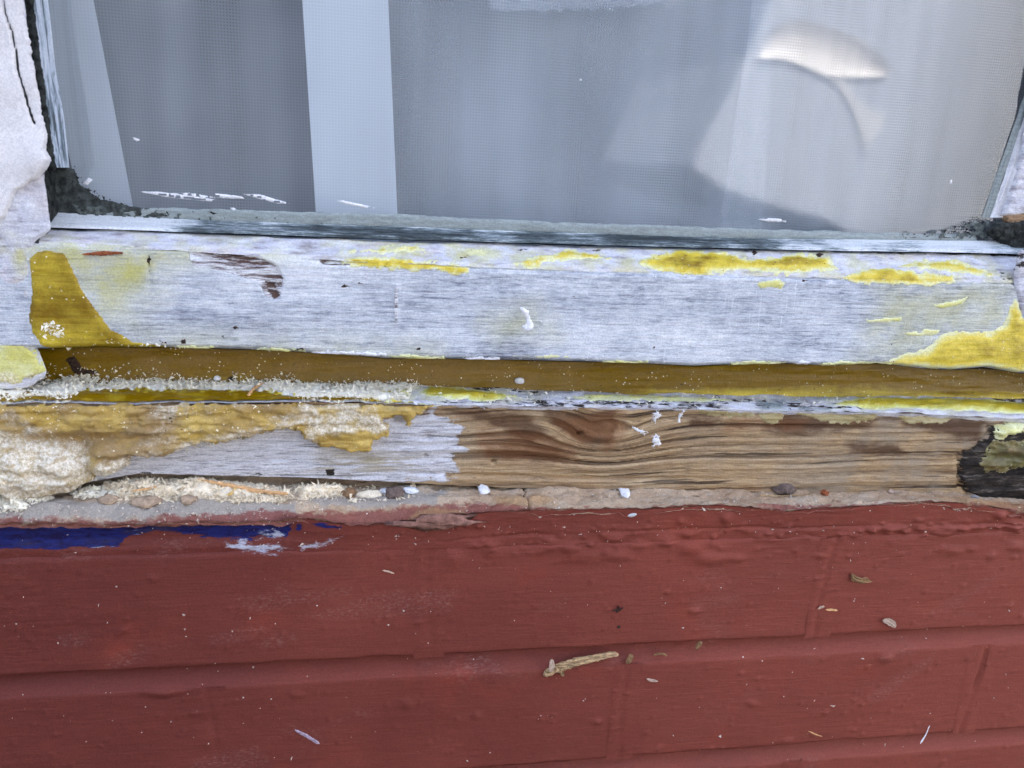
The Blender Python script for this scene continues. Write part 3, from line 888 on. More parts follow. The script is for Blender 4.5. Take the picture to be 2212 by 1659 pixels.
s_top.patch('filler_patch', [(-60, 838), (140, 842), (400, 842), (590, 846), (650, 856), (900, 868), (940, 876), (930, 884), (560, 884), (150, 884), (-60, 884)], hmax=.0012, edge=8, rag=10, seed=3, **FT)
s_top.patch('filler_patch', [(930, 836), (990, 838), (1060, 846), (1130, 856), (1060, 866), (960, 862), (900, 852)], MPALEFILL, top_, hmax=.0011, edge=9, rag=5, seed=4)
s_top.patch('filler_patch', [(1830, 864), (1900, 860), (2000, 860), (2120, 864), (2260, 872), (2260, 896), (2120, 890), (2000, 886), (1900, 884), (1790, 876)], MPALEFILL, top_, hmax=.0015, edge=10, rag=4, seed=5)
s_top.patch('filler_patch', [(800, 846), (860, 840), (900, 842), (880, 852), (820, 856)], MPALEFILL, top_, hmax=.0012, edge=8, rag=4, seed=6)
s_top.patch('filler_patch', [(1240, 856), (1330, 852), (1560, 862), (1620, 868), (1400, 866), (1260, 866)], MPALEFILL, top_, hmax=.0006, edge=9, rag=6, seed=7, thick=.3)

# ---- amber-filled rebate below the rail
s_grv = Strip(E3, [(a, b-34) for a, b in E4], .0480, .0480, res=.0010, over=(.002, 0))
px, py = s_grv.px, s_grv.py
x, z = s_grv.P[..., 0]*1000, s_grv.P[..., 2]*1000
s_grv.H = .0008*fbm(x*.02, z*.25, 91, 4)+.0004*fbm(x*.1, z*.5, 93, 4, .6)+.0026*sstep(.34, 0, s_grv.T)[None]*np.ones_like(x)
s_grv.A = {'thick': np.clip(1.05+.25*fbm(x*.015, z*.1, 92, 3)-.40*sstep(.35, .05, s_grv.T)[None]*sstep(1100, 1500, px), 0, 1.2), 'brown': .55*mask([[(300, 740), (1250, 770), (1250, 850), (300, 850)]], px, py, 60),
           'dust': .10+.0*px+.32*mask([[(-90, 790), (360, 810), (640, 830), (640, 860), (-90, 860)]], px, py, 30)}
s_grv.build('filled_rebate', MFILL, win, label='dark amber resin filling the rebate under the rail')
for q, (poly, sd) in enumerate([([(140, 775), (160, 768), (170, 782), (178, 796), (212, 800), (215, 806), (172, 810), (158, 806), (150, 792)], 3), ([(490, 814), (512, 812), (516, 820), (494, 822)], 4)]):
    s_grv.patch('burnt_spot', poly, MDARKW, win, hmax=.0006, edge=4, rag=2, seed=sd+40)

# ---- bottom rail
s_ral = Strip(E4, E5, .0285, .0300, res=.0009)
px, py = s_ral.px, s_ral.py
x, z = s_ral.P[..., 0]*1000, s_ral.P[..., 2]*1000
FIB = [(405, 545), (470, 542), (560, 556), (596, 572), (612, 602), (602, 648), (575, 640), (560, 612), (520, 596), (470, 582), (418, 574)]
BRN = [[(428, 548), (500, 546), (566, 560), (592, 574), (540, 572), (480, 560)], [(572, 606), (590, 610), (604, 638), (592, 648), (578, 632)], [(690, 562), (800, 566), (790, 574), (700, 572)]]
fibm = mask([FIB], px, py, 8); brnm = mask(BRN, px, py, 8)
edg = sstep(.10, 0, s_ral.T)[None]*np.ones_like(px)*.5+sstep(.86, 1, s_ral.T)[None]*.45*np.ones_like(px)
s_ral.H = .0006*fbm(x*.008, z*.05, 101, 3)+.00018*fbm(x*.03, z*.9, 102, 3)-.0009*sstep(.4, .65, fibm)+.0009*fibm*fbm(x*.12, z*.9, 103, 4)-.0010*sstep(.45, .6, brnm)
s_ral.H += -.0022*sstep(.05, 0, s_ral.T)[None]**2-.0014*sstep(.93, 1, s_ral.T)[None]
s_ral.H += .0006*edg*fbm(x*.15, z*.4, 104, 4)
VC = np.abs(px-322-2.5*fbm(py*.1, 1.0, 3, 3)); VC2 = np.abs(px-856-3*fbm(py*.1, 5.0, 3, 3))     # two old vertical scars
inV = sstep(545, 560, py)*(1-sstep(575, 640, py)); inV2 = sstep(610, 620, py)*(1-sstep(690, 710, py))
s_ral.H += -.0009*np.exp(-(VC/4)**2)*inV+.0006*np.exp(-(VC2/6)**2)*inV2
s_ral.A = {'fibre': np.maximum(fibm, .62*np.exp(-(VC2/7)**2)*inV2), 'brown': np.maximum(brnm, .55*np.exp(-(VC/5)**2)*inV), 'edge': edg,
           'stain': np.clip(1.0*mask([[(60, 535), (330, 545), (340, 620), (240, 680), (200, 700), (160, 600)]], px, py, 60)+.7*mask([[(150, 520), (800, 545), (330, 575), (150, 560)]], px, py, 30)
                    + .55*mask([[(1040, 690), (1160, 660), (1200, 720), (1080, 730)], [(1900, 600), (2190, 610), (2190, 720), (1850, 790), (1880, 700)], [(300, 740), (940, 770), (940, 752), (300, 720)]], px, py, 40), 0, 1)}
rail = s_ral.build('bottom_rail', MRAIL, win, label='wide bottom rail with worn streaky white paint')
s_und = Strip([(a, b) for a, b in E4], E4, .0485, .0287, res=.0012, over=(.0, -.0))
s_und.build('underside', MDARKW, rail)
FR = dict(mat=MFILL, parent=rail)
s_ral.patch('filler_patch', [(62, 560), (78, 545), (100, 540), (140, 546), (158, 580), (180, 630), (210, 670), (240, 710), (290, 738), (360, 748), (420, 752), (300, 757), (120, 758), (92, 750), (70, 720), (62, 680), (68, 640)],
            hmax=.0008, edge=12, rag=2.0, seed=11, lump=.12, extra={'thick': lambda px, py: .78+.2*fbm(px*.012, py*.012, 7, 3)}, label='large amber filler patch at the left end of the rail', **FR)
s_ral.patch('filler_patch', [(1895, 788), (1940, 768), (2000, 752), (2030, 722), (2080, 714), (2140, 716), (2168, 700), (2182, 660), (2196, 640), (2212, 680), (2290, 690), (2290, 812), (2200, 806), (2130, 794), (2060, 800), (1990, 796)],
            hmax=.0009, edge=26, rag=5, seed=12, lump=.5, thick=.55, label='yellow filler patch at the right end of the rail', **FR)
for q, poly in enumerate([[(1870, 690), (1950, 684), (1946, 694), (1880, 698)], [(2010, 660), (2060, 650), (2090, 642), (2080, 660), (2030, 668)], [(1950, 720), (1990, 716), (1998, 708), (2032, 712), (2025, 724), (1970, 728)],
                          [(1635, 612), (1680, 600), (1700, 610), (1690, 625), (1640, 622)], [(1090, 768), (1200, 766), (1262, 770), (1180, 773)], [(1580, 788), (1640, 780), (1710, 786), (1650, 794), (1590, 796)],
                          [(820, 764), (880, 766), (910, 770), (880, 778), (850, 776)]]):
    s_ral.patch('filler_patch', poly, MPALEFILL, rail, hmax=.0005, edge=10, rag=4, seed=20+q, thick=.35)

# ---- rough sloping top of the rail
s_rtp = Strip(E5, E6, .0300, .0480, res=.0009)
px, py = s_rtp.px, s_rtp.py
x, t = s_rtp.P[..., 0]*1000, s_rtp.T[None]
s_rtp.H = .0010*fbm(x*.04, t*3, 111, 5, .6)+.0010*np.clip(fbm(x*.08, t*5, 112, 3), 0, 1)-.0016*sstep(.1, 0, t)-.0010*sstep(.92, 1, t)
s_rtp.A = {'black': .17+.40*sstep(.84, .97, t)*np.ones_like(px)*sstep(850, 1100, px)+.3*mask([[(2140, 560), (2290, 560), (2290, 640), (2150, 620)]], px, py, 20), 'stain': .22+.45*sstep(700, 900, px)+.5*mask([[(60, 500), (600, 520), (600, 540), (60, 530)], [(700, 530), (1050, 545), (1050, 590), (700, 570)]], px, py, 30)}
rtp = s_rtp.build('rail_top', MFLAKY, win)
for q, (poly, tk) in enumerate([([(728, 562), (770, 555), (860, 556), (950, 566), (1000, 572), (1022, 585), (1010, 593), (985, 594), (940, 586), (860, 584), (780, 578), (738, 572)], .75),
                                ([(720, 543), (790, 541), (830, 534), (890, 532), (925, 542), (850, 548), (760, 548)], .5), ([(1000, 545), (1040, 540), (1062, 550), (1020, 554)], .45),
                                ([(1110, 568), (1160, 556), (1200, 548), (1230, 536), (1265, 545), (1320, 556), (1325, 562), (1260, 562), (1180, 568), (1150, 580), (1122, 574)], .6),
                                ([(1375, 568), (1400, 552), (1440, 548), (1470, 536), (1560, 542), (1620, 560), (1650, 556), (1720, 546), (1790, 556), (1810, 582), (1760, 590), (1690, 592), (1610, 584), (1500, 596), (1420, 586)], .62),
                                ([(1815, 600), (1860, 582), (1920, 576), (1990, 588), (2060, 592), (2075, 610), (2010, 618), (1900, 616), (1840, 612)], .5),
                                ([(1940, 576), (1990, 560), (2060, 560), (2120, 578), (2165, 596), (2130, 600), (2040, 588)], .5)]):
    (s_rtp if q in (1, 2) else s_rtp).patch('filler_patch', poly, MFILL, rtp, hmax=.0009, edge=19, rag=8, seed=31+q, thick=tk, lump=.7)
    o_ = s_ral.patch('filler_patch', poly, MFILL, rail, hmax=.0008, edge=19, rag=8, seed=31+q, thick=tk, lump=.7) if np.array(poly)[:, 1].max() > np.interp(np.array(poly)[:, 0].mean(), [p[0] for p in E5], [p[1] for p in E5])+2 else None
# torn edge of the gap over the rail: a black strip painted as its shade
s_gap = Strip([(a, b+1) for a, b in E6], [(a, b-14) for a, b in E6], .0540, .0540, res=.002)
s_gap.build('gap_shade', plain('black_gap_shade', (14, 14, 16), .9, .3, 300), win)

# ---- brushed putty under the glass
s_put = Strip([(a, b-6) for a, b in E6], E7, .0440, .0570, res=.0009)
px, py = s_put.px, s_put.py
x, t = s_put.P[..., 0]*1000, s_put.T[None]
s_put.H = .0004*fbm(x*.01, t*6, 121, 4)+.0002*fbm(x*.05, t*20, 122, 3)-.0012*sstep(.08, 0, t)
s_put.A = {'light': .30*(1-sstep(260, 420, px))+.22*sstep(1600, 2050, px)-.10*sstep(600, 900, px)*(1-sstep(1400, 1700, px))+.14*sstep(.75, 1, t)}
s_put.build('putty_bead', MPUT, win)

# ---- glass
GY = .0580
mg = M('window_glass')
fr = mg.t.nodes.new('ShaderNodeFresnel'); fr.inputs['IOR'].default_value = 1.5
tr = mg.t.nodes.new('ShaderNodeBsdfTransparent'); tr.inputs[0].default_value = (.975, .988, .99, 1)
gl = mg.t.nodes.new('ShaderNodeBsdfGlossy'); gl.inputs['Roughness'].default_value = .04
wob_ = mg.bump(mg.noise(mg.pos(), 9, 2), .05, .004); mg.put(wob_, gl.inputs['Normal'])
mx = mg.t.nodes.new('ShaderNodeMixShader')
gm_ = mg.t.nodes.new('ShaderNodeNewGeometry')
mg.put(mg.mul(mg.mul(fr.outputs[0], 1.7), mg.sub(1.0, gm_.outputs['Backfacing'])), mx.inputs[0]); mg.t.links.new(tr.outputs[0], mx.inputs[1]); mg.t.links.new(gl.outputs[0], mx.inputs[2])
MGLASS = mg.done(mx.outputs[0])
box('glass_pane', (-.02, GY, .17), (.66, GY+.004, 1.25), MGLASS, win)

# ---- jambs
def jamb_attrs(px, py):
    return {'stain': .95*mask([[(-200, 735), (40, 730), (90, 770), (100, 800), (60, 850), (-200, 860)], [(20, 500), (60, 520), (64, 600), (50, 660), (40, 600)], [(-30, 500), (10, 500), (25, 540), (-30, 545)]], px, py, 14),
            'black': .08+.32*mask([[(-200, 770), (60, 780), (80, 800), (-200, 840)], [(60, 395), (80, 400), (95, 470), (80, 460)]], px, py, 10)}


def lumpy(h, fx=.02, fy=.02, seed=1, a=.0008):
    return lambda px, py, d: h*sstep(0, 6, -d)+a*fbm(px*fx, py*fy, seed, 5, .6)


jl = plane_patch('jamb', .0300, [(-260, -220), (30, -220), (58, 60), (78, 180), (92, 300), (97, 400), (106, 470), (110, 497), (75, 522), (62, 560), (66, 600), (64, 650), (68, 690), (60, 720), (85, 760), (100, 800), (96, 815), (60, 838), (-260, 850)],
                 MFLAKY, win, rag=2.5, freq=.05, seed=61, hfun=lumpy(.0006, .03, .03, 62), attrs=jamb_attrs, label='left jamb with cracked peeling white paint')
xe = U(np.array([84.]), np.array([250.]), .03)[0][0]
box('jamb_body', (-.20, .0308, .182), (xe-.006, .0572, 1.25), MMOULD_SHADE, jl)  # coloured black for the shaded gap beside the jamb
box('leak_block', (-.22, .0640, -.1), (-.07, .14, 1.25), MWHITE, jl)  # unseen return added to keep stray light out of the room
CRK = [(8, -40), (14, 30), (28, 70), (36, 110), (40, 150), (55, 200), (64, 235), (76, 268)]


def crack_d(px, py):
    c = np.full(px.shape, 99.)
    for a, b in zip(CRK[:-1], CRK[1:]): c = np.minimum(c, np.abs(sdf([a, b], px, py)))
    return c


plane_patch('loose_paint', .0290, [(-260, -220), (34, -220), (52, 20), (64, 90), (78, 170), (92, 255), (104, 300), (100, 325), (110, 340), (111, 352), (90, 380), (62, 396), (40, 410), (30, 425), (12, 470), (-30, 500), (-260, 510)],
            plain('pinkish_white_gloss', (230, 225, 224), .45, .06, 30), jl, rag=4.5, freq=.09, seed=63, res=.0007,
            hfun=lambda px, py, d: .0016*sstep(0, 4, -d)+.0010*fbm(px*.012, py*.012, 64, 4)+.0022*np.exp(-(((px-100)/40)**2+((py-345)/40)**2))-.0034*np.exp(-(crack_d(px, py)/(2.0+1.0*fbm(px*.08, py*.03, 5, 3)))**2))
crk_poly = [(a-5, b) for a, b in CRK]+[(a+5, b) for a, b in CRK[::-1]]
plane_patch('crack', .0284, crk_poly, MMOULD_SHADE, jl, rag=.5, seed=65, h=.0001, res=.0005)  # dark strip drawn as the shade inside the crack
plane_patch('filler_patch', .0294, [(-200, 738), (30, 732), (55, 745), (78, 765), (98, 792), (92, 806), (40, 828), (-200, 838)], MPALEFILL, jl, rag=13, seed=66, hfun=lumpy(.0007, .05, .05, 67, .0006),
            attrs=lambda px, py: {'thick': .22+.3*fbm(px*.03, py*.03, 5, 3), 'dust': .25+.5*sstep(770, 825, py)})

jr = plane_patch('jamb', .0535, [(2330, -200), (2252, 60), (2226, 205), (2205, 320), (2186, 400), (2166, 452), (2160, 466), (2185, 466), (2212, 462), (2300, 455), (2480, 440), (2560, -200)],
                 MFLAKY, win, rag=2.5, freq=.07, seed=71, hfun=lumpy(.0016, .035, .035, 72, .0014), label='right jamb, rough white paint broken off at its foot')
zb_ = U(np.array([2196.]), np.array([462.]), .0535)[0][2]
xr = U(np.array([2200.]), np.array([360.]), .0535)[0][0]
box('jamb_body', (xr+.001, .0545, zb_+.002), (.80, .0572, 1.25), MWHITE, jr)
box('leak_block', (.70, .0640, -.1), (.82, .14, 1.25), MWHITE, jr)  # hidden return added against light leaking past the jamb
plane_patch('broken_end', .0540, [(2168, 462), (2212, 458), (2330, 452), (2330, 482), (2212, 484), (2185, 490), (2172, 486), (2164, 474)], plain('broken_timber_end', (150, 122, 94), .9, .35, 300, .2, .9, (1, 1, 3)), jr, rag=3, seed=73, h=.002)
jl2 = plane_patch('jamb_foot', .0300, [(2200, 545), (2230, 530), (2400, 525), (2400, 830), (2215, 812), (2206, 780), (2212, 740), (2206, 690), (2196, 640), (2190, 600)], MFLAKY, win, rag=3, seed=74, hfun=lumpy(.0012, .04, .04, 75, .0012),
                  attrs=lambda px, py: {'stain': .6*sstep(640, 720, py), 'black': .2+.4*(1-sstep(560, 620, py))})
plane_patch('rotten_hollow_shade', .0530, [(2128, 505), (2150, 478), (2170, 480), (2240, 470), (2400, 470), (2400, 620), (2200, 620), (2168, 600), (2160, 560), (2172, 530), (2150, 520)], MMOULD_SHADE, win, rag=5, freq=.1, seed=76, hfun=lumpy(.003, .06, .06, 77, .003))  # dark sheet drawn as the shade of the void below the jamb

# ---- putty and grime on the glass
gp = GY-.0004
def vloft(name, L, YL, Rr, YR, mat, parent, seed, amp=.0004, n=26, m_=420, **kw):
    """upright band between two measured upright lines"""
    L, Rr = np.array(L, float), np.array(Rr, float); v = np.linspace(L[0, 1], L[-1, 1], m_)
    A_ = U(np.interp(v, L[:, 1], L[:, 0]), v, YL); B_ = U(np.interp(v, Rr[:, 1], Rr[:, 0]), v, YR)
    u = np.linspace(0, 1, n)[:, None, None]
    P = A_[None]*(1-u)+B_[None]*u
    P[..., 1] -= amp*fbm(np.linspace(0, 1, n)[:, None]*6+0*v[None], v[None]*.02, seed, 4)
    return link(name, mesh(name, P.reshape(-1, 3), gridfaces(n, m_)), mat, parent, **kw)


def mat_sideputty():
    m = M('brushed_side_putty'); p = m.pos()
    st = m.noise(m.vmul(p, (900, 300, 26)), 1, 4, .7, .3); big = m.noise(p, 24, 3)
    f = m.add(st, m.mul(m.sub(big, .5), .5))
    col = m.ramp(f, [(.36, lin((70, 78, 84))), (.46, lin((132, 146, 156))), (.54, lin((206, 214, 226))), (.7, lin((226, 230, 238)))])
    return m.done(m.bsdf(col, .5, m.bump(f, .5, .0008), .4))


vloft('side_putty', [(58, -160), (64, 0), (84, 150), (100, 280), (118, 362)], .0400, [(98, -160), (104, 0), (120, 150), (138, 250), (150, 362)], gp, mat_sideputty(), win, 82)
vloft('side_putty', [(2286, -20), (2208, 216), (2164, 345), (2121, 470)], gp, [(2304, -20), (2222, 216), (2182, 345), (2138, 470)], .0562, MSEAL, win, 84, .0006)
vloft('side_putty', [(2304, -20), (2222, 216), (2182, 345), (2138, 470)], .0562, [(2320, -20), (2232, 205), (2208, 320), (2168, 470)], .0538, MWHITE, win, 86, .0012)
plane_patch('grime_and_shade', .0385, [(40, -160), (66, -160), (74, 20), (90, 140), (104, 250), (122, 362), (108, 376), (90, 330), (74, 190), (50, 40)], MMOULD_SHADE, win, rag=4, seed=87, h=.001)  # black strip drawn as the shaded gap between jamb and putty
plane_patch('grime_and_shade', gp-.0003, [(66, 395), (100, 362), (122, 350), (158, 366), (176, 402), (215, 428), (290, 448), (380, 460), (400, 474), (220, 470), (130, 464), (108, 446), (92, 468), (78, 440)], plain('grey_black_mould', (70, 74, 72), .95, .6, 260, .1, .5), win, rag=5, freq=.1, seed=88, res=.0007, hfun=lumpy(.0006, .08, .08, 89, .0005))
plane_patch('grime_and_shade', gp-.0005, [(60, 395), (84, 385), (96, 420), (106, 470), (92, 462), (74, 430)], MMOULD_SHADE, win, rag=3, seed=90, h=.002)
plane_patch('sealant', gp-.0002, [(200, 458), (330, 450), (480, 452), (600, 456), (860, 462), (1020, 472), (1250, 482), (1500, 490), (1900, 503), (2110, 506), (2110, 524), (1600, 518), (1200, 506), (900, 495), (600, 486), (330, 476), (230, 468)], MSEAL, win, rag=4, freq=.03, seed=91, hfun=lumpy(.0007, .02, .06, 92, .0004))
plane_patch('grime_and_shade', gp-.0012, [(150, 440), (300, 452), (480, 462), (700, 476), (860, 482), (860, 492), (700, 490), (480, 481), (300, 476), (170, 470)], MGREEN, win, rag=6, freq=.12, seed=93, h=.0004, dens=lambda px, py, d: fbm(px*.09, py*.16, 94, 4, .65) > .02+.0011*(px-150)-.25)
plane_patch('grime_and_shade', gp-.0012, [(1860, 506), (2000, 500), (2080, 492), (2116, 474), (2140, 476), (2150, 520), (2060, 516), (1960, 514)], MGREEN, win, rag=7, freq=.12, seed=95, h=.0006, dens=lambda px, py, d: fbm(px*.09, py*.14, 96, 4, .65) > .22-.0022*(px-1950))
STR = [[(298, 414), (345, 414), (420, 424), (482, 434), (440, 435), (360, 426)], [(360, 418), (410, 416), (470, 428), (440, 430)], [(432, 422), (470, 418), (520, 424), (530, 430), (480, 428)], [(525, 419), (560, 420), (628, 440), (600, 440), (560, 430)],
       [(724, 434), (740, 433), (780, 441), (818, 451), (790, 450), (750, 442)], [(1638, 474), (1660, 471), (1700, 474), (1698, 480), (1660, 479)], [(286, 296), (294, 298), (302, 302), (296, 305), (289, 303)], [(496, 449), (506, 448), (512, 454), (504, 458)],
       [(888, 482), (900, 478), (912, 486), (898, 490)], [(176, 398), (190, 384), (200, 388), (188, 400)], [(2052, 390), (2057, 388), (2056, 396), (2051, 397)], [(1252, 170), (1257, 170), (1257, 174), (1252, 174)]]
for q, poly in enumerate(STR):
    plane_patch('paint_smear', gp-.0001, poly, MCRUMB, win, rag=1.2, freq=.12, seed=300+q, h=.0004, res=.0005, edge=3,
                dens=(lambda px, py, d, q=q: fbm(px*.02, (py-px*.12)*.5, 97+q, 3) > -.42) if q < 6 else None)
rg = np.random.default_rng(12)

# ---- the lumpy filler smeared over the left of the sill
SM = [(-160, 862), (600, 864), (700, 874), (800, 866), (912, 866), (935, 872), (923, 887), (894, 901), (885, 923), (876, 919), (867, 901), (832, 900), (830, 907), (844, 925), (838, 942), (809, 951), (803, 976), (765, 975), (735, 966),
      (692, 963), (665, 951), (642, 926), (604, 921), (560, 935), (498, 951), (411, 957), (390, 969), (343, 979), (308, 975), (287, 972), (286, 989), (273, 1007), (235, 1019), (214, 1019), (205, 1030), (176, 1048), (141, 1064), (88, 1071), (44, 1060), (26, 1045), (-160, 1045)]


def sm_mod(px, py):
    h = 1+1.0*sstep(700, 300, px)+.35*fbm(px*.012, py*.03, 131, 4)
    h += 2.6*np.exp(-(((px-70)/110)**2+((py-1010)/48)**2)**1.4)+1.6*np.exp(-(((px-238)/38)**2+((py-985)/30)**2)**1.5)
    h += .8*np.exp(-(((px-345)/60)**2+((py-958)/22)**2))+.6*np.exp(-(((px-560)/90)**2+((py-925)/22)**2))
    h -= 1.1*np.exp(-((px-190-(.25*(py-960)))/13)**2)*sstep(930, 960, py)
    h -= .7*np.exp(-((py-936-.02*px)/12)**2)*(1-sstep(150, 420, px))
    h += .22*fbm(px*.05, py*.07, 133, 4)
    h -= .9*np.exp(-(((px-95)/34)**2+((py-965)/12)**2))+.8*np.exp(-(((px-60)/90)**2+((py-1000-.1*(px-60))/7)**2))
    return np.clip(h, .3, 9)


sm_ex = {'dust': lambda px, py: np.clip(.48+.35*fbm(px*.01, py*.03, 135, 4)+.45*mask([[(-160, 945), (120, 940), (200, 955), (214, 985), (205, 1030), (150, 1040), (60, 1050), (-160, 1040)], [(215, 970), (290, 975), (280, 1010), (225, 1018)]], px, py, 30)+.22*mask([[(640, 868), (800, 866), (760, 935), (690, 955), (640, 920)]], px, py, 40)
                                  - .50*mask([[(690, 940), (830, 935), (810, 985), (700, 975)], [(820, 866), (940, 866), (900, 930), (830, 900)]], px, py, 14)+.25*mask([[(290, 960), (640, 910), (640, 930), (300, 985)]], px, py, 12), 0, 1),
         'brown': lambda px, py: np.clip(1.15-sstep(560, 760, px)+.0*py, 0, 1.15),
         'thick': lambda px, py: np.clip(.62+.3*fbm(px*.02, py*.04, 137, 3)-.2*sstep(650, 900, px), 0, 1)}
s_sil.patch('filler_patch', SM, MSMEAR, sill, hmax=.0038, edge=6, rag=8, freq=.10, seed=130, lump=.3, mod=sm_mod, extra=sm_ex, label='thick dusty brown filler smeared across the left of the sill')
s_sil.patch('filler_patch', [(2138, 930), (2160, 918), (2200, 912), (2290, 908), (2290, 935), (2212, 932), (2180, 940), (2152, 946)], MPALEFILL, sill, hmax=.003, edge=14, rag=9, seed=141, thick=.25)
s_sil.patch('filler_patch', [(2142, 950), (2120, 985), (2110, 1005), (2130, 1018), (2170, 1016), (2290, 990), (2290, 945), (2200, 950)], mat_filler('green_stained_filler', (140, 132, 92), (112, 106, 62), (64, 62, 40)), sill, hmax=.0026, edge=18, rag=12, seed=142, thick=.8, extra={'brown': lambda px, py: np.clip(.3+.8*fbm(px*.04, py*.05, 9, 3), 0, 1)})
MDRIP = mat_filler('thin_dull_filler', (178, 164, 124), (158, 138, 88), (140, 112, 60))
for q, poly in enumerate([[(1640, 887), (1700, 890), (1690, 908), (1672, 918), (1655, 912), (1640, 905)], [(1500, 884), (1640, 888), (1630, 900), (1580, 902), (1520, 896)], [(1700, 890), (1900, 892), (1890, 908), (1850, 914), (1800, 918), (1760, 906)], [(1930, 896), (2060, 900), (2040, 914), (1960, 918)]]):
    s_sil.patch('filler_patch', poly, MDRIP, sill, hmax=.0006, edge=9, rag=7, freq=.13, seed=150+q, thick=.2)
for q, poly in enumerate([[(1410, 890), (1425, 886), (1428, 900), (1416, 916), (1408, 908)], [(1408, 946), (1424, 940), (1428, 962), (1412, 966)], [(1470, 888), (1480, 886), (1470, 912), (1462, 916)], [(1366, 920), (1400, 935), (1396, 940), (1362, 926)]]):
    s_sil.patch('paint_smear', poly, MCRUMB, sill, hmax=.0004, edge=4, rag=9, freq=.25, seed=160+q)

# ---- net curtain behind the glass
def mat_net(name, dens, tint=(218, 224, 234)):
    m = M(name); p = m.pos()
    wv_ = m.t.nodes.new('ShaderNodeTexWave'); wv_.bands_direction = 'X'; m.put(p, wv_.inputs['Vector']); wv_.inputs['Scale'].default_value = 195
    wz_ = m.t.nodes.new('ShaderNodeTexWave'); wz_.bands_direction = 'Z'; m.put(p, wz_.inputs['Vector']); wz_.inputs['Scale'].default_value = 195
    g = m.math('MAXIMUM', wv_.outputs['Fac'], wz_.outputs['Fac'])
    f = m.add(m.mul(m.sub(g, .66), .11), m.add(dens, m.mul(m.sub(m.noise(m.vmul(p, (26, 26, 3)), 1, 2), .5), .40)))  # upright noise in the density draws the shading of soft folds
    d = m.t.nodes.new('ShaderNodeBsdfDiffuse'); m.put(lin(tint), d.inputs[0])
    tl = m.t.nodes.new('ShaderNodeBsdfTranslucent'); m.put(lin(tint), tl.inputs[0])
    a = m.t.nodes.new('ShaderNodeMixShader'); a.inputs[0].default_value = .06
    m.t.links.new(d.outputs[0], a.inputs[1]); m.t.links.new(tl.outputs[0], a.inputs[2])
    t_ = m.t.nodes.new('ShaderNodeBsdfTransparent')
    b = m.t.nodes.new('ShaderNodeMixShader'); m.put(m.math('MINIMUM', m.math('MAXIMUM', f, 0.0), 1.0), b.inputs[0])
    m.t.links.new(t_.outputs[0], b.inputs[1]); m.t.links.new(a.outputs[0], b.inputs[2])
    return m.done(b.outputs[0])


cur = empty('net_curtain', (0, 0, 0), 'grey white net curtain hanging in folds behind the window pane', 'curtain')


def net(name, Y, poly, mat, fold=.004, seed=0, rag=0.0):
    poly = np.asarray(poly, float)
    Q = U(poly[:, 0], poly[:, 1], Y); a, b = Q.min(0), Q.max(0)
    X = np.arange(a[0], b[0], .0025); Z = np.linspace(a[2], b[2], 60)
    P = np.stack(np.broadcast_arrays(X[:, None], Y, Z[None]), -1).astype(float).copy()
    px, py = proj(P)
    d = sdf(poly, px, py)+rag*np.sin(px*.17)
    P[..., 1] += fold*(fbm(P[..., 0]*9, P[..., 2]*.8, seed, 3)+.5*np.sin(P[..., 0]*60+seed))
    # clip cleanly: pull the outermost columns onto the outline
    F = gridfaces(*px.shape); k = (d < 4).ravel(); F = F[k[F].all(1)]
    V, F, A = compact(P.reshape(-1, 3), F, {})
    return link(name, mesh(name, V, F, A), mat, cur)


def quad(name, Y, poly, mat, fold=.002, seed=0, n=24, m_=40):
    """four-sided panel with straight edges: corners given bottom-left, bottom-right, top-right, top-left"""
    Q = U(np.array([p[0] for p in poly], float), np.array([p[1] for p in poly], float), Y)
    u = np.linspace(0, 1, n)[:, None, None]; v = np.linspace(0, 1, m_)[None, :, None]
    P = (Q[0]*(1-u)+Q[1]*u)*(1-v)+(Q[3]*(1-u)+Q[2]*u)*v
    P[..., 1] += fold*(fbm(P[..., 0]*12, P[..., 2]*1.2, seed, 3))
    return link(name, mesh(name, P.reshape(-1, 3), gridfaces(n, m_)), mat, cur)


MN1, MN2, MN3 = mat_net('net_single', .38), mat_net('net_double', .30), mat_net('net_hem', .84)
quad('net_panel', .1100, [(-300, 640), (2500, 640), (2700, -900), (-500, -900)], MN1, .0035, 3, 160, 30)
quad('net_panel', .1000, [(858, 640), (1640, 640), (1720, -900), (780, -900)], MN2, .0025, 4, 90, 30)
quad('net_panel', .0990, [(1530, 640), (2500, 640), (2700, -900), (1760, -900)], MN2, .0025, 5, 90, 30)
quad('hem', .0900, [(222, 640), (326, 640), (30, -900), (-140, -900)], MN3, .003, 7)
quad('hem', .0880, [(694, 640), (866, 640), (800, -900), (595, -900)], MN3, .003, 8)
net('scalloped_edge', .0840, [(1045, -200), (1470, -200), (1450, 2), (1380, 12), (1280, 20), (1150, 22), (1070, 22), (1050, 12)], MN2, .002, 9, 3.0)

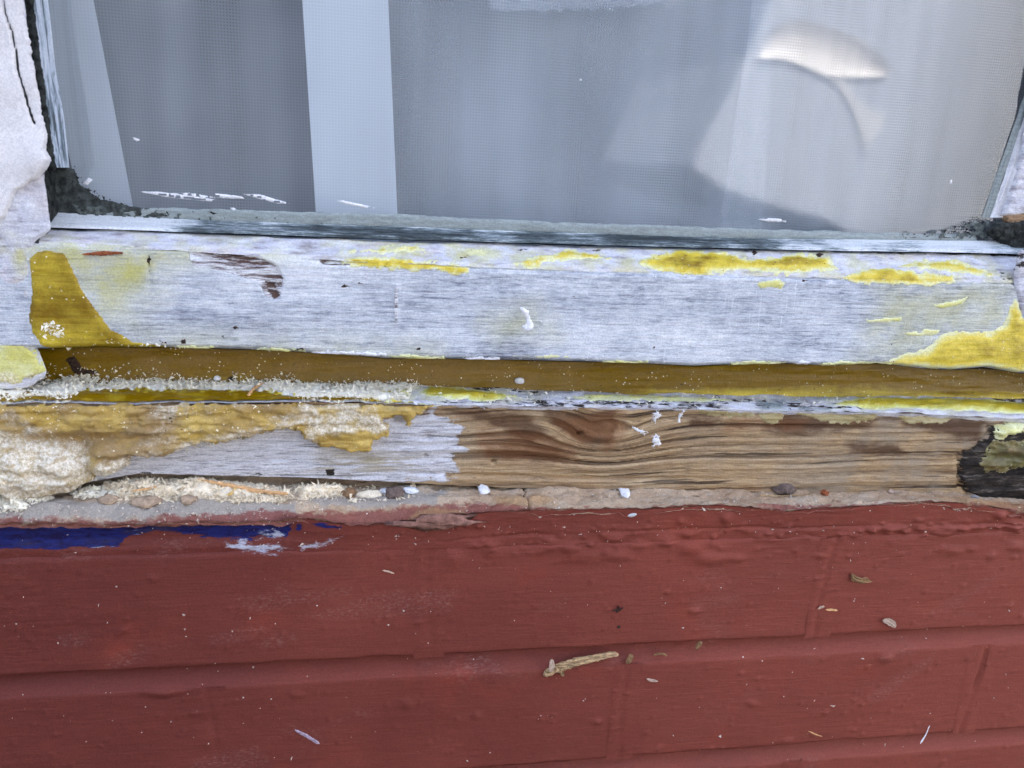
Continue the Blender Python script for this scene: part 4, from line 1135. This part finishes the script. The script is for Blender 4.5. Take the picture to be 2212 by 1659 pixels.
# ================================================================== HOUSE WALL, ADDED HOUSE OPPOSITE AND STAND-IN VAN
MBRK = MR
hw = empty('house_wall', (0, 0, 0), 'plain red painted wall of the house around the window', 'wall')
box('pier', (-4, 0, -.5), (-.22, .25, 2.0), MBRK, hw)
box('pier', (.82, 0, -.5), (5, .25, 2.0), MBRK, hw)
box('lintel', (-.22, .002, 1.25), (.82, .25, 2.0), MBRK, hw)
box('plinth', (-.22, .010, -.5), (.82, .25, -.156), MBRK, hw)
box('backing', (-.22, .028, -.156), (.82, .25, .082), MBRK, hw)
Vr = [(-4.3, -.02, 2.0), (5.3, -.02, 2.0), (5.3, 4, 3.4), (-4.3, 4, 3.4), (-4.3, -.02, 2.1), (5.3, -.02, 2.1), (5.3, 4, 3.5), (-4.3, 4, 3.5)]
link('roof', mesh('roof', Vr, [(0, 3, 2, 1), (4, 5, 6, 7), (0, 1, 5, 4), (2, 3, 7, 6), (1, 2, 6, 5), (0, 4, 7, 3)], None, False), plain('roof_slate', (80, 80, 84), .8, .2, 20), hw)


def Ur(px, py, D):
    """the point at Y=-D whose mirror image in the pane is measured at px, py"""
    P = U(np.atleast_1d(np.asarray(px, float)), np.atleast_1d(np.asarray(py, float)), 2*GY+D)
    P[:, 1] = -D
    return P


def paint(name, c, rough=.3):
    m = M(name); n = m.noise(m.pos(), 4, 3)
    return m.done(m.bsdf(m.mix(n, tuple(v*.92 for v in lin(c)), lin(c)), rough, None, .5))


VD = 3.2
van = empty('van_stand_in', (0, 0, 0), 'pale silver van with white wing mirror, stand-in for an unknown bright reflection', 'van')  # van made up as a stand-in for the unidentified bright reflection


def prism(name, pts, D, depth, mat, parent, bev=0.0):
    pts = np.array(pts, float); F0 = Ur(pts[:, 0], pts[:, 1], D); B0 = F0.copy(); B0[:, 1] -= depth
    n = len(pts); V = np.vstack([F0, B0])
    me = bpy.data.meshes.new(name)
    me.from_pydata([tuple(v) for v in V], [], [tuple(range(n)), tuple(range(2*n-1, n-1, -1))]+[(i+n, (i+1) % n+n, (i+1) % n, i) for i in range(n)])
    me.update()
    o = link(name, me, mat, parent)
    if bev:
        b = o.modifiers.new('bevel', 'BEVEL'); b.width = bev; b.segments = 3
    return o


MSILW = paint('pale_mirror_arm', (214, 216, 218))
MSILV, MVWH, MVDK = paint('silver_van_paint', (184, 192, 204)), paint('white_van_paint', (252, 250, 246)), paint('dark_trim', (24, 24, 26), .5)
prism('body', [(1490, 362), (1520, 300), (1575, 200), (1620, 110), (1655, 10), (1700, -120), (1800, -260), (3600, -300), (3700, 640), (2100, 640), (2060, 560), (1960, 520), (1860, 520), (1780, 486), (1560, 420)], VD, 1.7, MSILV, van, .03)
for q in (1900, 3000):
    c = Ur(q, 600, VD)[0]; R_ = .30
    Vw = [(c[0]+R_*math.cos(a), c[1]-.02-y_, -.5+R_+R_*math.sin(a)) for y_ in (0, .2) for a in np.linspace(0, 2*math.pi, 28, endpoint=False)]
    me = bpy.data.meshes.new('wheel'); me.from_pydata(Vw, [], [tuple(range(28)), tuple(range(55, 27, -1))]+[(i, i+28, (i+1) % 28+28, (i+1) % 28) for i in range(28)]); me.update()
    link('wheel', me, MVDK, van)
def curved(name, top, bot, D, amp, mat, parent, n=40, m_=16):
    tp, bt = np.array(top, float), np.array(bot, float); u = np.linspace(0, 1, n)
    def cv(c): return np.interp(u, np.linspace(0, 1, len(c)), c[:, 0]), np.interp(u, np.linspace(0, 1, len(c)), c[:, 1])
    (tx, ty), (bx, by) = cv(tp), cv(bt); P = []
    for k in range(m_):
        v = k/(m_-1); q = Ur(bx*(1-v)+tx*v, by*(1-v)+ty*v, D); q[:, 1] += amp*((v-.42)**2-.18)*2; P.append(q)
    P = np.array(P).transpose(1, 0, 2); B = P.copy(); B[..., 1] -= .03
    V = np.vstack([P.reshape(-1, 3), B.reshape(-1, 3)]); F = gridfaces(n, m_)
    return link(name, mesh(name, V, np.vstack([F, F+n*m_])), mat, parent)


mir = curved('mirror_stand_in', [(1662, 64), (1715, 40), (1800, 58), (1865, 86), (1908, 122), (1924, 150)], [(1640, 128), (1690, 128), (1745, 144), (1785, 166), (1850, 166), (1918, 164)], VD-.02, .048, MVWH, van)  # made-up panel, curved so sunlight gives the reflection its soft bright patch
prism('mirror_arm', [(1790, 166), (1826, 166), (1858, 215), (1880, 240), (1915, 250), (1908, 268), (1893, 300), (1872, 342), (1858, 300), (1846, 245), (1818, 205)], VD-.012, .03, MSILW, mir, .01)

# house added across the drive, made tall and dull to block low sky
nb = empty('sky_block_house', (0, 0, 0), 'made up blue grey house across the drive, sized to block low sky', 'house')
MREN = plain('dull_blue_render', (74, 82, 96), .9, .55, .9); MREV = paint('window_white', (225, 225, 225)); MDGL = paint('dark_pane', (40, 46, 54), .1)
box('wall', (-12, -11, -.5), (12, -7.5, 5.6), MREN, nb)
for wx in (-8.0, -6.2, 6.4):
    for wz in (.5, 2.6):
        wo = box('window', (wx, -7.5, wz), (wx+1.0, -7.46, wz+1.2), MREV, nb)
        for q in (0, 1):
            box('pane', (wx+.06+q*.47, -7.46, wz+.06), (wx+.47+q*.47, -7.452, wz+1.14), MDGL, wo)
dr = box('door', (-4.9, -7.5, -.5), (-3.95, -7.45, 1.6), paint('door_paint', (52, 58, 70)), nb)
box('handle', (-4.1, -7.45, .5), (-4.04, -7.42, .6), MVDK, dr)
Vn = [(-12.3, -11.3, 5.6), (12.3, -11.3, 5.6), (12.3, -7.2, 5.6), (-12.3, -7.2, 5.6), (-12.3, -9.2, 7.6), (12.3, -9.2, 7.6)]
me = bpy.data.meshes.new('roof'); me.from_pydata(Vn, [], [(0, 1, 2, 3), (3, 2, 5, 4), (1, 0, 4, 5), (0, 3, 4), (2, 1, 5)]); me.update()
link('roof', me, plain('grey_tiles', (84, 82, 84), .9, .3, 8), nb)

# ================================================================== DUST AND DEBRIS
def flakes(name, spots, mat, label, cat, smin=.00035, smax=.0011, seed=0, parent=None):
    """many tiny chips of dust; spots = list of (strip, polygon, count, lift, clumpiness)"""
    r = np.random.default_rng(seed+900)
    Vs, Fs, base = [], [], 0
    tet = np.array([(1, 0, -.4), (-.6, .8, -.4), (-.5, -.8, -.3), (.1, .1, .9)])
    tf = np.array([(0, 1, 3), (1, 2, 3), (2, 0, 3), (0, 2, 1)])
    for st, poly, n, lift, clump in spots:
        poly = np.asarray(poly, float); lo, hi = poly.min(0), poly.max(0)
        q = r.uniform(lo, hi, (n*5, 2))
        d = sdf(poly, q[:, 0], q[:, 1])
        keep = (d < 0) & (r.uniform(size=len(q)) < np.clip(.5+clump*fbm(q[:, 0]*.03, q[:, 1]*.07, seed+5, 4, .6), .02, 1)*np.clip(-d/10+.25, 0, 1))
        q = q[keep][:n]
        P, N = st.at(q[:, 0], q[:, 1])
        n_ = len(q)
        s = r.uniform(smin, smax, n_)*r.choice([1, 1, 1, 1.7], n_)
        A = r.normal(size=(n_, 3, 3)); Qm, _ = np.linalg.qr(A)
        sc = np.stack([r.uniform(.7, 1.9, n_), r.uniform(.5, 1.0, n_), r.uniform(.25, .8, n_)], -1)*s[:, None]
        jit = 1+.3*r.normal(size=(n_, 4, 3))
        L = (tet[None]*jit*sc[:, None])@Qm.transpose(0, 2, 1)
        lf = lift*r.uniform(0, 1, n_)**1.6
        V = P[:, None]+N[:, None]*(lf[:, None, None]+s[:, None, None]*.3)+L
        Vs.append(V.reshape(-1, 3)); Fs.append((np.arange(n_)[:, None, None]*4+tf[None]+base).reshape(-1, 3)); base += n_*4
    me = mesh(name, np.vstack(Vs), np.vstack(Fs), None, False)
    return link(name, me, mat, parent, label=label, cat=cat, kind='stuff')


class Lifted:
    """a strip raised by a heap lying on it"""
    def __init__(s, st, fun): s.st, s.f = st, fun
    def at(s, px, py):
        P, N = s.st.at(px, py); return P+N*s.f(px, py)[..., None], N


PILE = [(222, 1046), (262, 1036), (330, 1030), (410, 1028), (480, 1032), (560, 1040), (625, 1060), (640, 1078), (610, 1094), (520, 1098), (420, 1090), (320, 1082), (236, 1074)]
PILE2 = [(640, 1058), (680, 1048), (730, 1044), (756, 1052), (750, 1068), (700, 1082), (650, 1088)]


def heap(poly, h):
    def f(px, py): return h*sstep(0, 24, -sdf(poly, px, py))*(.8+.5*fbm(px*.04, py*.06, 201, 4))
    return f


s_led.patch('wood_dust', PILE, MDUST, None, hmax=.0042, edge=24, rag=6, freq=.1, seed=202, lump=.5, label='large heap of cream wood dust on the ledge below the filler', cat='wood dust', kind='stuff')
s_led.patch('wood_dust', PILE2, MDUST, None, hmax=.0036, edge=16, rag=6, freq=.1, seed=203, lump=.5, label='small heap of cream wood dust right of the long splinter', cat='wood dust', kind='stuff')
flakes('wood_dust', [(Lifted(s_led, heap(PILE, .0040)), PILE, 5200, .0012, .5), (Lifted(s_led, heap(PILE2, .0034)), PILE2, 1300, .0014, .5), (s_led, [(250, 1030), (900, 1044), (900, 1085), (640, 1100), (250, 1095)], 700, .0004, .8)],
       MDUST, 'loose cream wood crumbs scattered over the ledge heaps', 'wood dust', seed=1)
for q_, (pl, hm) in enumerate([([(-60, 832), (150, 832), (168, 850), (150, 866), (-60, 868)], .0016), ([(120, 828), (260, 824), (420, 830), (640, 828), (900, 834), (890, 846), (640, 850), (420, 844), (150, 850)], .0016), ([(630, 838), (880, 840), (860, 868), (700, 872), (640, 862)], .0010)]):
    s_top.patch('resin_dust', pl, MDUSTW, None, hmax=hm, edge=9, rag=14, freq=.13, seed=210+q_, lump=.9, label=['white dust drift at the far left of the sill top', 'long white dust drift along the back of the sill top', 'thin white dust film over the middle of the sill top'][q_], cat='resin dust', kind='stuff')
flakes('resin_dust', [(s_top, [(-60, 828), (160, 828), (170, 866), (-60, 868)], 2600, .0022, .5),
                      (s_top, [(120, 822), (420, 826), (640, 826), (900, 826), (910, 848), (640, 850), (420, 846), (150, 850)], 4200, .0034, 1.0),
                      (s_top, [(620, 832), (900, 836), (880, 870), (640, 872)], 2200, .0020, .8),
                      (s_grv, [(60, 800), (420, 818), (900, 826), (900, 836), (60, 836)], 1300, .0030, 1.4), (s_grv, [(-60, 770), (200, 790), (640, 800), (640, 825), (-60, 830)], 260, .0006, .6),
                      (s_top, [(900, 830), (2200, 856), (2200, 886), (900, 872)], 420, .0005, .8)],
       MDUSTW, 'white resin dust lying along the sill top and in the rebate', 'resin dust', smin=.00025, smax=.0008, seed=2)
flakes('resin_dust', [(Lifted(s_sil, lambda px, py: .0031*sm_mod(px, py)), [(-60, 868), (640, 868), (760, 870), (700, 930), (640, 920), (400, 955), (280, 985), (200, 1040), (100, 1064), (-60, 1050)], 1300, .0003, 1.5),
                      (Lifted(s_sil, lambda px, py: .0031*sm_mod(px, py)), [(-60, 950), (120, 945), (200, 960), (212, 985), (200, 1030), (120, 1060), (-60, 1040)], 260, .0004, 1.4),
                      (Lifted(s_sil, lambda px, py: .0006+0*px), [(290, 965), (400, 950), (610, 915), (640, 925), (600, 935), (420, 970), (340, 988)], 1100, .0010, .6)],
       MDUSTW, 'fine white dust stuck to the lumpy filler at left', 'resin dust', smin=.00016, smax=.0005, seed=3)
flakes('resin_dust', [(s_led, [(-60, 1072), (60, 1068), (120, 1082), (100, 1100), (40, 1112), (-60, 1118)], 1700, .0020, .6), (s_led, [(150, 1060), (300, 1046), (320, 1060), (240, 1082), (160, 1080)], 1500, .0020, .6)],
       MDUSTW, 'white dust spilled on the ledge at the far left', 'resin dust', seed=4)
flakes('grit', [(s_led, [(640, 1050), (2200, 1060), (2200, 1096), (1000, 1108), (640, 1120)], 330, .0002, .9), (s_fil, [(20, 1150), (2200, 1110), (2200, 1150), (20, 1200)], 90, .0002, .9), (s_led, [(-60, 1100), (640, 1100), (640, 1128), (-60, 1130)], 160, .0003, .9)],
       plain('pale_grit', (214, 200, 184), .9, .2, 500), 'pale grit sprinkled along the bare ledge', 'grit', smin=.0002, smax=.0007, seed=5)
s_gls = Strip([(-90, 500), (2290, 560)], [(-90, 300), (2290, 360)], GY-.0006, GY-.0006, res=.004)
flakes('mould_specks', [(s_gls, [(120, 340), (160, 355), (190, 400), (240, 428), (330, 446), (480, 458), (700, 474), (700, 486), (400, 474), (200, 462), (120, 440)], 900, .0002, .8), (s_gls, [(1880, 512), (2000, 500), (2070, 484), (2110, 460), (2130, 470), (2140, 516), (2040, 518)], 420, .0002, .9)], MMOULD_SHADE, 'dark mould specks along the lower edge of the pane', 'mould', smin=.0002, smax=.0007, seed=9)
bplane = Strip([(-90, 1659), (2290, 1640)], [(-90, 1180), (2290, 1130)], 0, 0, res=.004)
flakes('dust_specks', [(bplane, [(0, 1180), (2200, 1140), (2200, 1640), (0, 1650)], 150, .0002, .8)], plain('pale_specks', (206, 190, 176), .9, .2, 500), 'pale specks of dust stuck on the red bricks', 'dust', smin=.0002, smax=.0006, seed=6)

DB = 'small debris caught on the red bricks'
chip('splinter', [(1172, 1453), (1196, 1441), (1236, 1428), (1290, 1415), (1320, 1408), (1334, 1408)], [9, 15, 15, 12, 9, 3], .0038, .001, MCHIP, .0003, 1, label='largest splinter, grey brown and frayed, caught on the upper brick joint', cat='splinter', group=DB)
chip('wood_chip', [(1190, 1421), (1192, 1434), (1187, 1448)], [5, 10, 8], .002, -.0025, MHUSK, .0004, 2, label='pinkish upright chip across the foot of the largest splinter', cat='wood chip', group=DB)
chip('wood_chip', [(1207, 1437), (1212, 1446), (1216, 1457)], [8, 9, 6], .002, .0002, MCHIP, .0006, 3, label='short brown chip hanging below the largest splinter', cat='wood chip', group=DB)
chip('seed_husk', [(1363, 1410), (1358, 1420), (1352, 1431)], [5, 10, 8], .0022, .001, MSEED, .0002, 4, label='olive husk right of the largest splinter on the joint', cat='husk', group=DB)
chip('seed_husk', [(1513, 1382), (1507, 1390), (1500, 1399)], [8, 8, 4], .002, .001, MSEED, .0004, 5, label='small tilted husk standing across the joint line', cat='husk', group=DB)
chip('twig', [(1410, 1414), (1424, 1410), (1432, 1411), (1440, 1415)], [3, 4, 4, 5], .0010, .001, MSEED, .0002, 6, label='thin crooked twig on the joint between the two husks', cat='twig', group=DB)
chip('paint_flake', [(1396, 1465), (1406, 1469), (1421, 1471)], [3, 6, 3], .0007, -.0004, MHUSK, .0002, 7, label='pale curled flake on the brick below the twig', cat='flake', group=DB)
hk = chip('leaf_scrap', [(1838, 1237), (1843, 1246), (1858, 1251), (1882, 1254)], [6, 9, 8, 2], .0014, -.0006, MSEED, .0003, 8, label='dark curled leaf scrap on the upper right brick', cat='leaf', group=DB)
chip('leaf_stalk', [(1856, 1251), (1868, 1245), (1875, 1250)], [3, 3, 2], .0008, -.001, MSEED, .0006, 9, parent=hk)
chip('straw', [(1782, 1316), (1794, 1316), (1808, 1317)], [3, 4, 3], .0009, -.0004, MTAN, .0002, 10, label='short tan straw on the upper right brick', cat='straw', group=DB)
chip('paint_flake', [(1765, 1315), (1772, 1311), (1780, 1309)], [2, 6, 5], .0008, -.0004, MHUSK, .0002, 11, label='grey flake beside the short tan straw', cat='flake', group=DB)
hu = chip('papery_husk', [(1904, 1338), (1914, 1339), (1924, 1345), (1932, 1354)], [8, 14, 12, 3], .0014, -.0006, MHUSK, .0003, 12, label='pale papery husk above the joint at right', cat='husk', group=DB)
s1 = empty('dark_burr', (0, 0, 0), 'dark star shaped burr on the brick above the largest splinter', 'burr'); s1['group'] = DB
for q, (a, b) in enumerate([((1322, 1318), (1336, 1317)), ((1334, 1306), (1336, 1319)), ((1346, 1311), (1336, 1318)), ((1330, 1322), (1337, 1316))]):
    chip('spike', [a, ((a[0]+b[0])/2, (a[1]+b[1])/2-1), b], [1.5, 3, 4], .001, -.0004, MDARKW, .0002, 20+q, parent=s1)
Pt, Nt = bplane.at(np.array([1337.]), np.array([1354.]))
blob('mud_speck', Pt[0], Nt[0], (.0011, .0009, .0006), MDARKW, 3, label='tiny dark speck below the star shaped burr', cat='speck', group=DB)
chip('fibre', [(1745, 1783/1.13), (1762, 1586), (1776, 1590)], [1.6, 2, 1.6], .0005, -.0004, MTAN, .0002, 13, label='thin orange fibre on the second brick course', cat='fibre', group=DB)
chip('bird_lime_streak', [(637, 1576), (660, 1588), (690, 1606)], [5, 7, 7], .0004, -.0004, plain('lilac_streak', (176, 156, 170), .8, .35, 500), 0, 14, label='pale lilac streak on the brick at lower left', cat='streak', group=DB)
chip('white_streak', [(2008, 1566), (2000, 1586), (1988, 1606)], [2, 3, 5], .0004, -.0004, MCRUMB, 0, 15, label='thin white streak across the lower right joint', cat='streak', group=DB)
chip('flake_sliver', [(826, 1226+5), (838, 1233), (852, 1238)], [2, 4, 2], .0006, -.0004, MHUSK, .0002, 16, label='tiny pale sliver below the loose mortar shard', cat='flake', group=DB)

MCLODB = plain('brown_mortar_lump', (176, 152, 128), .95, .3, 400, .1, .9)
LB = 'crumbs lying on the mortar ledge'
def on(st, x, y):
    P, N = st.at(np.array([float(x)]), np.array([float(y)])); return P[0], N[0]


def crumb(st, x, y, sx, sy, h, mat, label, cat, name, seed, rot=0.0, rough=.45):
    P, N = on(st, x, y)
    return blob(name, P, N, (sx, sy, h), mat, seed, rough, rot=rot, label=label, cat=cat, group=LB)


crumb(s_led, 1045, 1062, .0028, .0046, .0016, MCRUMB, 'rounded white paint crumb on the ledge left of the crack', 'paint crumb', 'paint_crumb', 1)
crumb(s_led, 1350, 1068, .0028, .0042, .0018, MCRUMB, 'white paint crumb on the ledge below the knot, its lower lump', 'paint crumb', 'paint_crumb', 2)
crumb(s_led, 1340, 1052, .0013, .0046, .0013, MCRUMB, 'narrow upper piece of the white crumb below the knot', 'paint crumb', 'paint_crumb', 3, .3)
crumb(s_fil, 1365, 1112, .0025, .0011, .0006, plain('grey_white_seed', (206, 204, 204), .5, .1, 400), 'flat oval white flake on the red paint below the ledge', 'flake', 'paint_flake', 4, .2, .12)
crumb(s_led, 1693, 1062, .0062, .0060, .0030, MCLOD, 'dark grey cracked clod on the ledge at right', 'clod', 'mortar_clod', 5, -.3, .35)
crumb(s_led, 1780, 1068, .0026, .0022, .0018, MRUST, 'orange brown wood chip beside the dark clod', 'wood chip', 'wood_chip', 6, .3)
crumb(s_led, 852, 1067, .0048, .0048, .0026, MCLOD, 'grey mortar clod by the right end of the dust', 'clod', 'mortar_clod', 7, .5, .3)
crumb(s_led, 888, 1060, .0040, .0024, .0010, MCRUMB, 'white paint crumb right of the grey mortar clod', 'paint crumb', 'paint_crumb', 8)
crumb(s_led, 835, 1057, .0050, .0018, .0008, MCRUMB, 'flat white flake behind the grey mortar clod', 'paint crumb', 'paint_flake', 9)
crumb(s_led, 800, 1066, .0070, .0030, .0014, MDUST, 'long cream crumb left of the grey mortar clod', 'wood crumb', 'wood_crumb', 10, 0, .3)
crumb(s_led, 752, 1066, .0040, .0030, .0022, plain('brown_wood_block', (140, 108, 78), .9, .3, 400), 'brown wood block at the right end of the small heap', 'wood chip', 'wood_chip', 11, .8)
crumb(s_led, 236, 1086, .0044, .0034, .0022, MCLODB, 'squarish brown mortar lump at left of the large dust heap', 'clod', 'mortar_clod', 12, .2, .25)
crumb(s_led, 320, 1092, .0070, .0034, .0016, MCLODB, 'long brown mortar lump in front of the large dust heap', 'clod', 'mortar_clod', 13, .1, .3)
crumb(s_led, 410, 1094, .0040, .0030, .0013, MCLODB, 'low mortar lump in front of the heap right of the long lump', 'clod', 'mortar_clod', 14, .1, .3)
crumb(s_led, 36, 1084, .0028, .0026, .0020, plain('brown_crumb', (104, 74, 58), .9, .3, 400), 'small brown crumb among the white dust at far left', 'crumb', 'wood_crumb', 15)
crumb(s_led, 1925, 1064, .0022, .0018, .0012, MHUSK, 'small pinkish crumb between clod and rotten corner', 'crumb', 'wood_crumb', 16)
crumb(s_led, 2105, 1080, .0020, .0018, .0012, plain('grey_crumb', (150, 148, 146), .8, .3, 400), 'grey crumb under the rotten corner', 'crumb', 'wood_crumb', 17)


def stick(st, pts, wid, th, mat, lift, seed, **kw):
    P, N = st.at(np.array([p[0] for p in pts], float), np.array([p[1] for p in pts], float))
    r = np.random.default_rng(seed+700); n = 26; u = np.linspace(0, 1, n); uu = np.linspace(0, 1, len(pts))
    C = np.stack([np.interp(u, uu, (P+N*lift)[:, k]) for k in range(3)], -1); W = np.interp(u, np.linspace(0, 1, len(wid)), wid)/3800
    Nm = N.mean(0); V = []; m = 7
    for i in range(n):
        t = C[min(i+1, n-1)]-C[max(i-1, 0)]; t /= np.linalg.norm(t); sd = np.cross(t, Nm)
        for k in range(m):
            a = 2*math.pi*k/m; q = 1+.15*r.normal(); e = .3 if i in (0, n-1) else 1
            V.append(C[i]+sd*math.cos(a)*W[i]*.5*q*e+Nm*(th*.5*(1+math.sin(a)*q*e)))
    F = [(i*m+k, i*m+(k+1) % m, (i+1)*m+(k+1) % m, (i+1)*m+k) for i in range(n-1) for k in range(m)]
    return link(kw.pop('name'), mesh('stick', V, F, None, False), mat, **kw)


stick(s_led, [(430, 1050), (500, 1062), (560, 1074), (625, 1091)], [4, 8, 11, 10, 7], .0016, MTAN, .0042, 1, name='splinter', label='long fresh orange splinter lying across the large dust heap', cat='splinter', group=LB)
stick(s_led, [(512, 1068), (506, 1080), (496, 1094)], [6, 9, 8], .0010, plain('yellow_shaving', (220, 182, 110), .7, .2, 400), .0042, 2, name='wood_shaving', label='short yellow shaving leaning below the long orange splinter', cat='shaving', group=LB)
stick(s_led, [(290, 1080), (320, 1068), (352, 1060)], [3, 5, 3], .0008, MTAN, .0040, 3, name='wood_shaving', label='thin straw coloured shaving at the left of the dust heap', cat='shaving', group=LB)
stick(s_led, [(1645, 1072), (1700, 1073), (1756, 1072)], [2, 3, 2], .0007, MCHIP, .0002, 4, name='twig', label='thin brown twig lying along the ledge below the clod', cat='twig', group=LB) if False else None
stick(s_led, [(1640, 1071), (1700, 1073), (1752, 1073)], [2, 3, 2], .0007, MCHIP, .0004, 4, name='twig', label='thin brown twig lying along the ledge under the dark clod', cat='twig', group=LB)
stick(s_ral, [(180, 549), (220, 547), (268, 546)], [3, 8, 4], .0014, MRUST, .0002, 5, name='splinter', label='reddish splinter stuck to the rail at upper left', cat='splinter')
stick(s_top, [(536, 862), (552, 845), (566, 838)], [6, 8, 12], .0014, MTAN, .0010, 6, name='wood_shaving', label='curled tan shaving standing among the white dust', cat='shaving')
stick(s_top, [(595, 838), (612, 838), (630, 838)], [4, 10, 4], .0012, MCRUMB, .0010, 7, name='resin_flake', label='smooth white oval flake among the white dust', cat='flake')
# loose shard of mortar and paint below the ledge
s_shd = Strip([(870, 1133), (930, 1138), (1000, 1134)], [(870, 1126), (930, 1120), (1010, 1119)], -.002, -.002, res=.0012)
P_, N_ = s_shd.at(np.array([940.]), np.array([1129.]))
blob('mortar_shard', P_[0]+np.array((0, .001, 0)), N_[0], (.0190, .0030, .0016), plain('red_stained_mortar', (142, 104, 92), .95, .35, 260, .1, .9), 31, .9, label='ragged loose mortar shard hanging at the ledge edge', cat='mortar shard')
# lumps on the rail and in the rebate
for q, poly in enumerate([[(1122, 664), (1134, 662), (1144, 672), (1148, 690), (1154, 704), (1146, 716), (1134, 720), (1126, 708), (1134, 700), (1136, 686), (1126, 676)], [(1160, 692), (1176, 690), (1170, 700)]]):
    s_ral.patch('paint_lump', poly, MCRUMB, rail, hmax=.0007, edge=5, rag=5, freq=.16, seed=170+q, lump=.6)
for q, (x, y, sx, sy, lb) in enumerate([(1122, 821, .0028, .0018, 'grey white blob in the rebate under the middle of the rail'), (470, 816, .0018, .0014, 'white crumb in the rebate left of centre')]):
    P, N = on(s_grv, x, y); blob('resin_crumb', P, N, (sx, sy, .0012), MCRUMB, 50+q, .25, label=lb, cat='crumb')
flakes('resin_dust', [(s_ral, [(90, 700), (118, 694), (146, 714), (140, 728), (100, 724)], 130, .0008, .9), (s_ral, [(62, 720), (400, 745), (420, 752), (80, 756)], 60, .0004, .9)], MDUSTW, 'small cluster of white crumbs on the amber patch at rail left', 'resin dust', seed=8)

# small nicks and pits in the rail paint
for q, (x_, y_, w_, h_) in enumerate([(745, 618, 14, 4), (395, 738, 9, 10), (510, 707, 8, 7), (1413, 751, 8, 6), (648, 756, 12, 7), (1925, 744, 7, 4), (355, 741, 12, 4), (345, 735, 8, 4), (1790, 647, 5, 4), (1740, 606, 10, 4), (905, 753, 8, 4),
                                     (322, 560, 5, 14), (1630, 546, 8, 9), (1770, 551, 11, 7), (1900, 546, 8, 5), (480, 728, 8, 4), (1240, 640, 6, 3), (780, 612, 10, 3), (1000, 556, 12, 4), (1130, 541, 14, 3), (1290, 540, 16, 3)]):
    st_, pa_ = (s_rtp, rtp) if y_ < 557 and x_ > 600 else (s_ral, rail)
    st_.patch('nick', [(x_-w_, y_+h_*.2), (x_-w_*.3, y_-h_*.6), (x_+w_*.5, y_-h_*.7), (x_+w_, y_-h_*.1), (x_+w_*.4, y_+h_*.6), (x_-w_*.5, y_+h_*.7)], MDARKW, pa_, hmax=.0002, edge=3, rag=4, freq=.3, seed=400+q)
# ragged pale crust hanging from the lower edge of the rail
for q, (x_, w_, h_) in enumerate([(600, 60, 7), (745, 90, 9), (885, 40, 12), (930, 30, 7), (1040, 40, 6), (1350, 50, 6), (1640, 60, 8), (1735, 16, 10), (1850, 80, 7), (420, 40, 6)]):
    y_ = float(np.interp(x_, [p[0] for p in E4], [p[1] for p in E4]))
    s_ral.patch('paint_crust', [(x_-w_, y_-3), (x_-w_*.4, y_-h_), (x_+w_*.3, y_-h_*.8), (x_+w_, y_-4), (x_+w_, y_+5), (x_-w_, y_+5)], MPALEFILL if q % 3 != 1 else MCRUMB, rail, hmax=.0013, edge=5, rag=6, freq=.14, seed=430+q, thick=.15, lump=.7)
